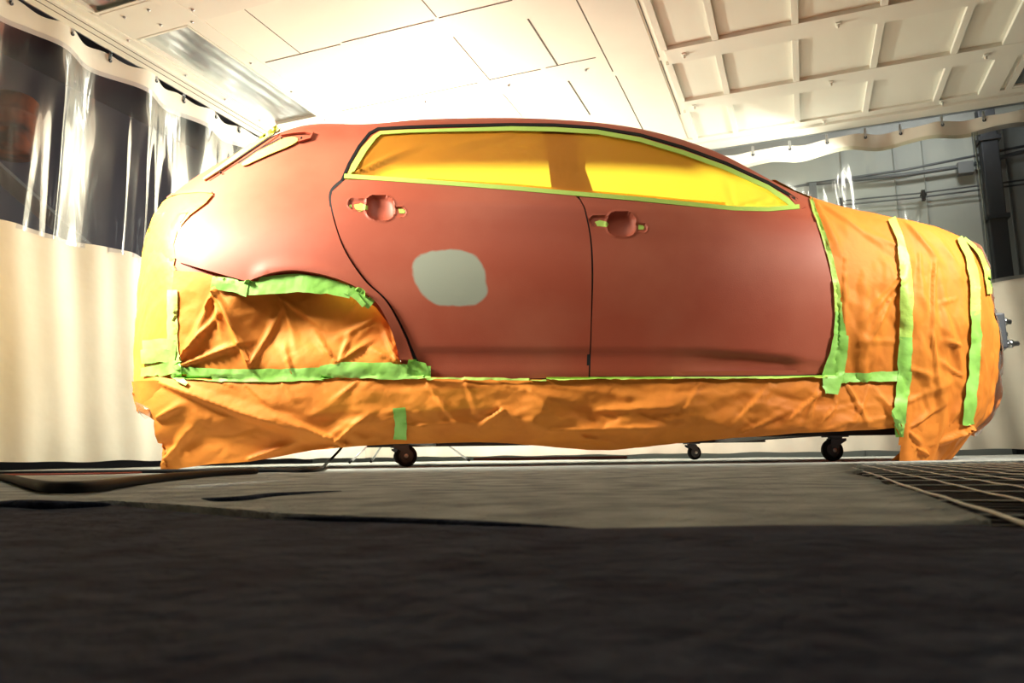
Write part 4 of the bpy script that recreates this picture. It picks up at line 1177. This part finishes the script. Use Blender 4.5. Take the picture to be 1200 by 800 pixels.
def caster(x, y, ang):
    global cast0
    if cast0 is None:
        r = empty('caster', (0, 0, 0))
        bm = bmesh.new(); box(bm, (0, 0, .122), (.10, .085, .008), 0, .002); lathe(bm, [(.03, .106), (.034, .11), (.034, .118)], Matrix.Identity(4), 20); obj('mounting_plate', bm, M_dsteel, r)
        for s in (-1, 1):
            bm = bmesh.new()
            prof = [(-.045, .112), (.03, .112), (.034, .10), (.038, .055), (.03, .040), (.015, .042), (-.01, .08), (-.045, .10)]
            a = [bm.verts.new((px, s * .022, pz)) for px, pz in prof]; b = [bm.verts.new((px, s * .026, pz)) for px, pz in prof]
            bm.faces.new(a); bm.faces.new(b[::-1])
            for i in range(len(a)): bm.faces.new((a[i], b[i], b[(i + 1) % len(a)], a[(i + 1) % len(a)]))
            obj('fork', bm, M_dsteel, r)
        Mx = Matrix.Translation((.02, 0, .0535)) @ Matrix.Rotation(math.pi / 2, 4, 'X')
        bm = bmesh.new(); lathe(bm, [(.034, -.016), (.050, -.016), (.0535, -.010), (.0535, .010), (.050, .016), (.034, .016)], Mx, 36); wheel = obj('wheel', bm, M_black, r, True)
        bm = bmesh.new(); lathe(bm, [(.010, -.020), (.026, -.018), (.036, -.0165), (.036, .0165), (.026, .018), (.010, .020)], Mx, 28); obj('wheel_hub', bm, M_dsteel, wheel, True)
        bm = bmesh.new(); lathe(bm, [(.008, -.033), (.011, -.030), (.011, .030), (.008, .033)], Mx, 14); obj('axle_bolt', bm, M_steel, r, True)
        cast0 = r
    else:
        r = cast0.copy(); COL.objects.link(r)
        for ch in cast0.children:
            c = ch.copy(); COL.objects.link(c); c.parent = r
            for g2 in ch.children:
                d = g2.copy(); COL.objects.link(d); d.parent = c
    r.location = (x, y, .001); r.rotation_euler = (0, 0, ang); r.scale = (.9, .9, .9); r.parent = dl; r.matrix_parent_inverse = dl.matrix_world.inverted()
    return r
bpy.context.view_layer.update()
caster(-.50, 3.42, .12); caster(1.45, 3.42, math.pi + .1 - .2 + .2); caster(-.79, 5.2, .4); caster(1.22, 5.2, .3)

# ================================================================== light stand behind the car
st = empty('light_stand', (FLX, FLY, 0)); sx, sy = FLX, FLY
bm = bmesh.new(); tube(bm, [(sx, sy, .22), (sx, sy, 1.2), (sx, sy, 1.72)], [.014, .014, .010], 12); o = obj('pole', bm, M_steel, None, True); adopt(st, o)
bm = bmesh.new(); lathe(bm, [(.024, .36), (.024, .43), (.018, .44)], Matrix.Translation((sx, sy, 0)), 16); lathe(bm, [(.022, .2), (.022, .24)], Matrix.Translation((sx, sy, 0)), 16); o = obj('collar', bm, M_frame, None, True); adopt(st, o)
for a in (math.radians(2), math.radians(128), math.radians(232)):
    e = (sx + .55 * math.cos(a), sy + .55 * math.sin(a), .012)
    bm = bmesh.new(); tube(bm, [(sx + .02 * math.cos(a), sy + .02 * math.sin(a), .40), e], .009, 8)
    lg = obj('leg', bm, M_steel, None, True); adopt(st, lg)
    bm = bmesh.new(); tube(bm, [(sx + .02 * math.cos(a), sy + .02 * math.sin(a), .22), (sx + .25 * math.cos(a), sy + .25 * math.sin(a), .20)], .006, 8); o = obj('brace', bm, M_steel, None, True); adopt(st, o)
    bm = bmesh.new(); tube(bm, [(e[0] - .012 * math.cos(a), e[1] - .012 * math.sin(a), .024), (e[0] + .01 * math.cos(a), e[1] + .01 * math.sin(a), .011)], .013, 8); o = obj('rubber_foot', bm, M_black, None, True); o.parent = lg
tag(st, 'slim silver light stand on three legs behind the rear of the car', 'light stand')
bm = bmesh.new(); tube(bm, [(sx, sy, 1.70), (sx + .24, sy, 1.70)], .008, 8); o = obj('side_arm', bm, M_steel, None, True); adopt(st, o)
sx += .24
hd = empty('flash_head', (sx, sy, 1.72))
bm = bmesh.new(); lathe(bm, [(.02, 0), (.05, .005), (.05, .03), (.045, .035)], Matrix.Translation((sx, sy, 1.72)), 20); o = obj('housing', bm, M_frame, None, True); adopt(hd, o)
tag(hd, 'small black flash head on the stand, hidden behind the car roof', 'flash')

# ================================================================== cables
def cable(nm, pts, r, label, mt=M_black):
    P = catmull(np.array(pts, float), 90); bm = bmesh.new(); tube(bm, [tuple(p) for p in P], r, 8)
    o = obj(nm, bm, mt, None, True); tag(o, label, 'cable')
def cf(x, y, r=.008):
    p = on_floor(x, y, r); return (p[0], p[1], r)
cable('power_cable', [cf(-120, 560, .009), cf(-60, 558, .009), cf(0, 559, .009), cf(40, 568, .009), cf(70, 571, .009), cf(110, 569.5, .009), cf(160, 563, .009), cf(200, 558.5, .009), cf(250, 554.5, .009), cf(300, 552, .009)], .0082, 'thick black cable curving over the felt floor at the lower left')
cable('air_hose', [(-.90, 4.3, .3), (-.92, 4.15, .13), (-.98, 4.0, .02), cf(370, 550.5, .007), cf(320, 551, .007), cf(250, 551.5, .007), cf(180, 552, .007), cf(60, 553.5, .007), cf(-60, 555.5, .007)], .007, 'thin dark hose running from under the car along the floor to the left')
cable('red_wire', [cf(185, 553, .003), cf(130, 554.5, .003), cf(60, 555.5, .003), cf(0, 556, .003), cf(-60, 557, .003)], .003, 'thin red wire on the floor just behind the black cable', mat('red_wire', (.4, .06, .03), .6))

# felt wrinkles: low ridges near the foreground
def ridge(pts, r, label):
    P = catmull(np.array([on_floor(x, y) for x, y in pts]), 60); n = len(P)
    bm = bmesh.new(); tube(bm, [(p[0], p[1], .001 + .0) for p in P], [r * math.sin(math.pi * (i + .5) / n) ** .6 for i in range(n)], 10)
    o = obj('felt_wrinkle', bm, M_felt_shade, None, True); tag(o, label, 'wrinkle')
ridge([(236, 585), (260, 586.5), (290, 585), (320, 581), (400, 576)], .0035, 'short dark wrinkle in the felt left of centre')
ridge([(-10, 592), (20, 593), (60, 594), (130, 592)], .006, 'dark wrinkle in the felt at the left edge')
ridge([(330, 608), (430, 611), (520, 615), (600, 618.5), (700, 623)], .0028, 'long dark wrinkle across the middle of the felt floor')
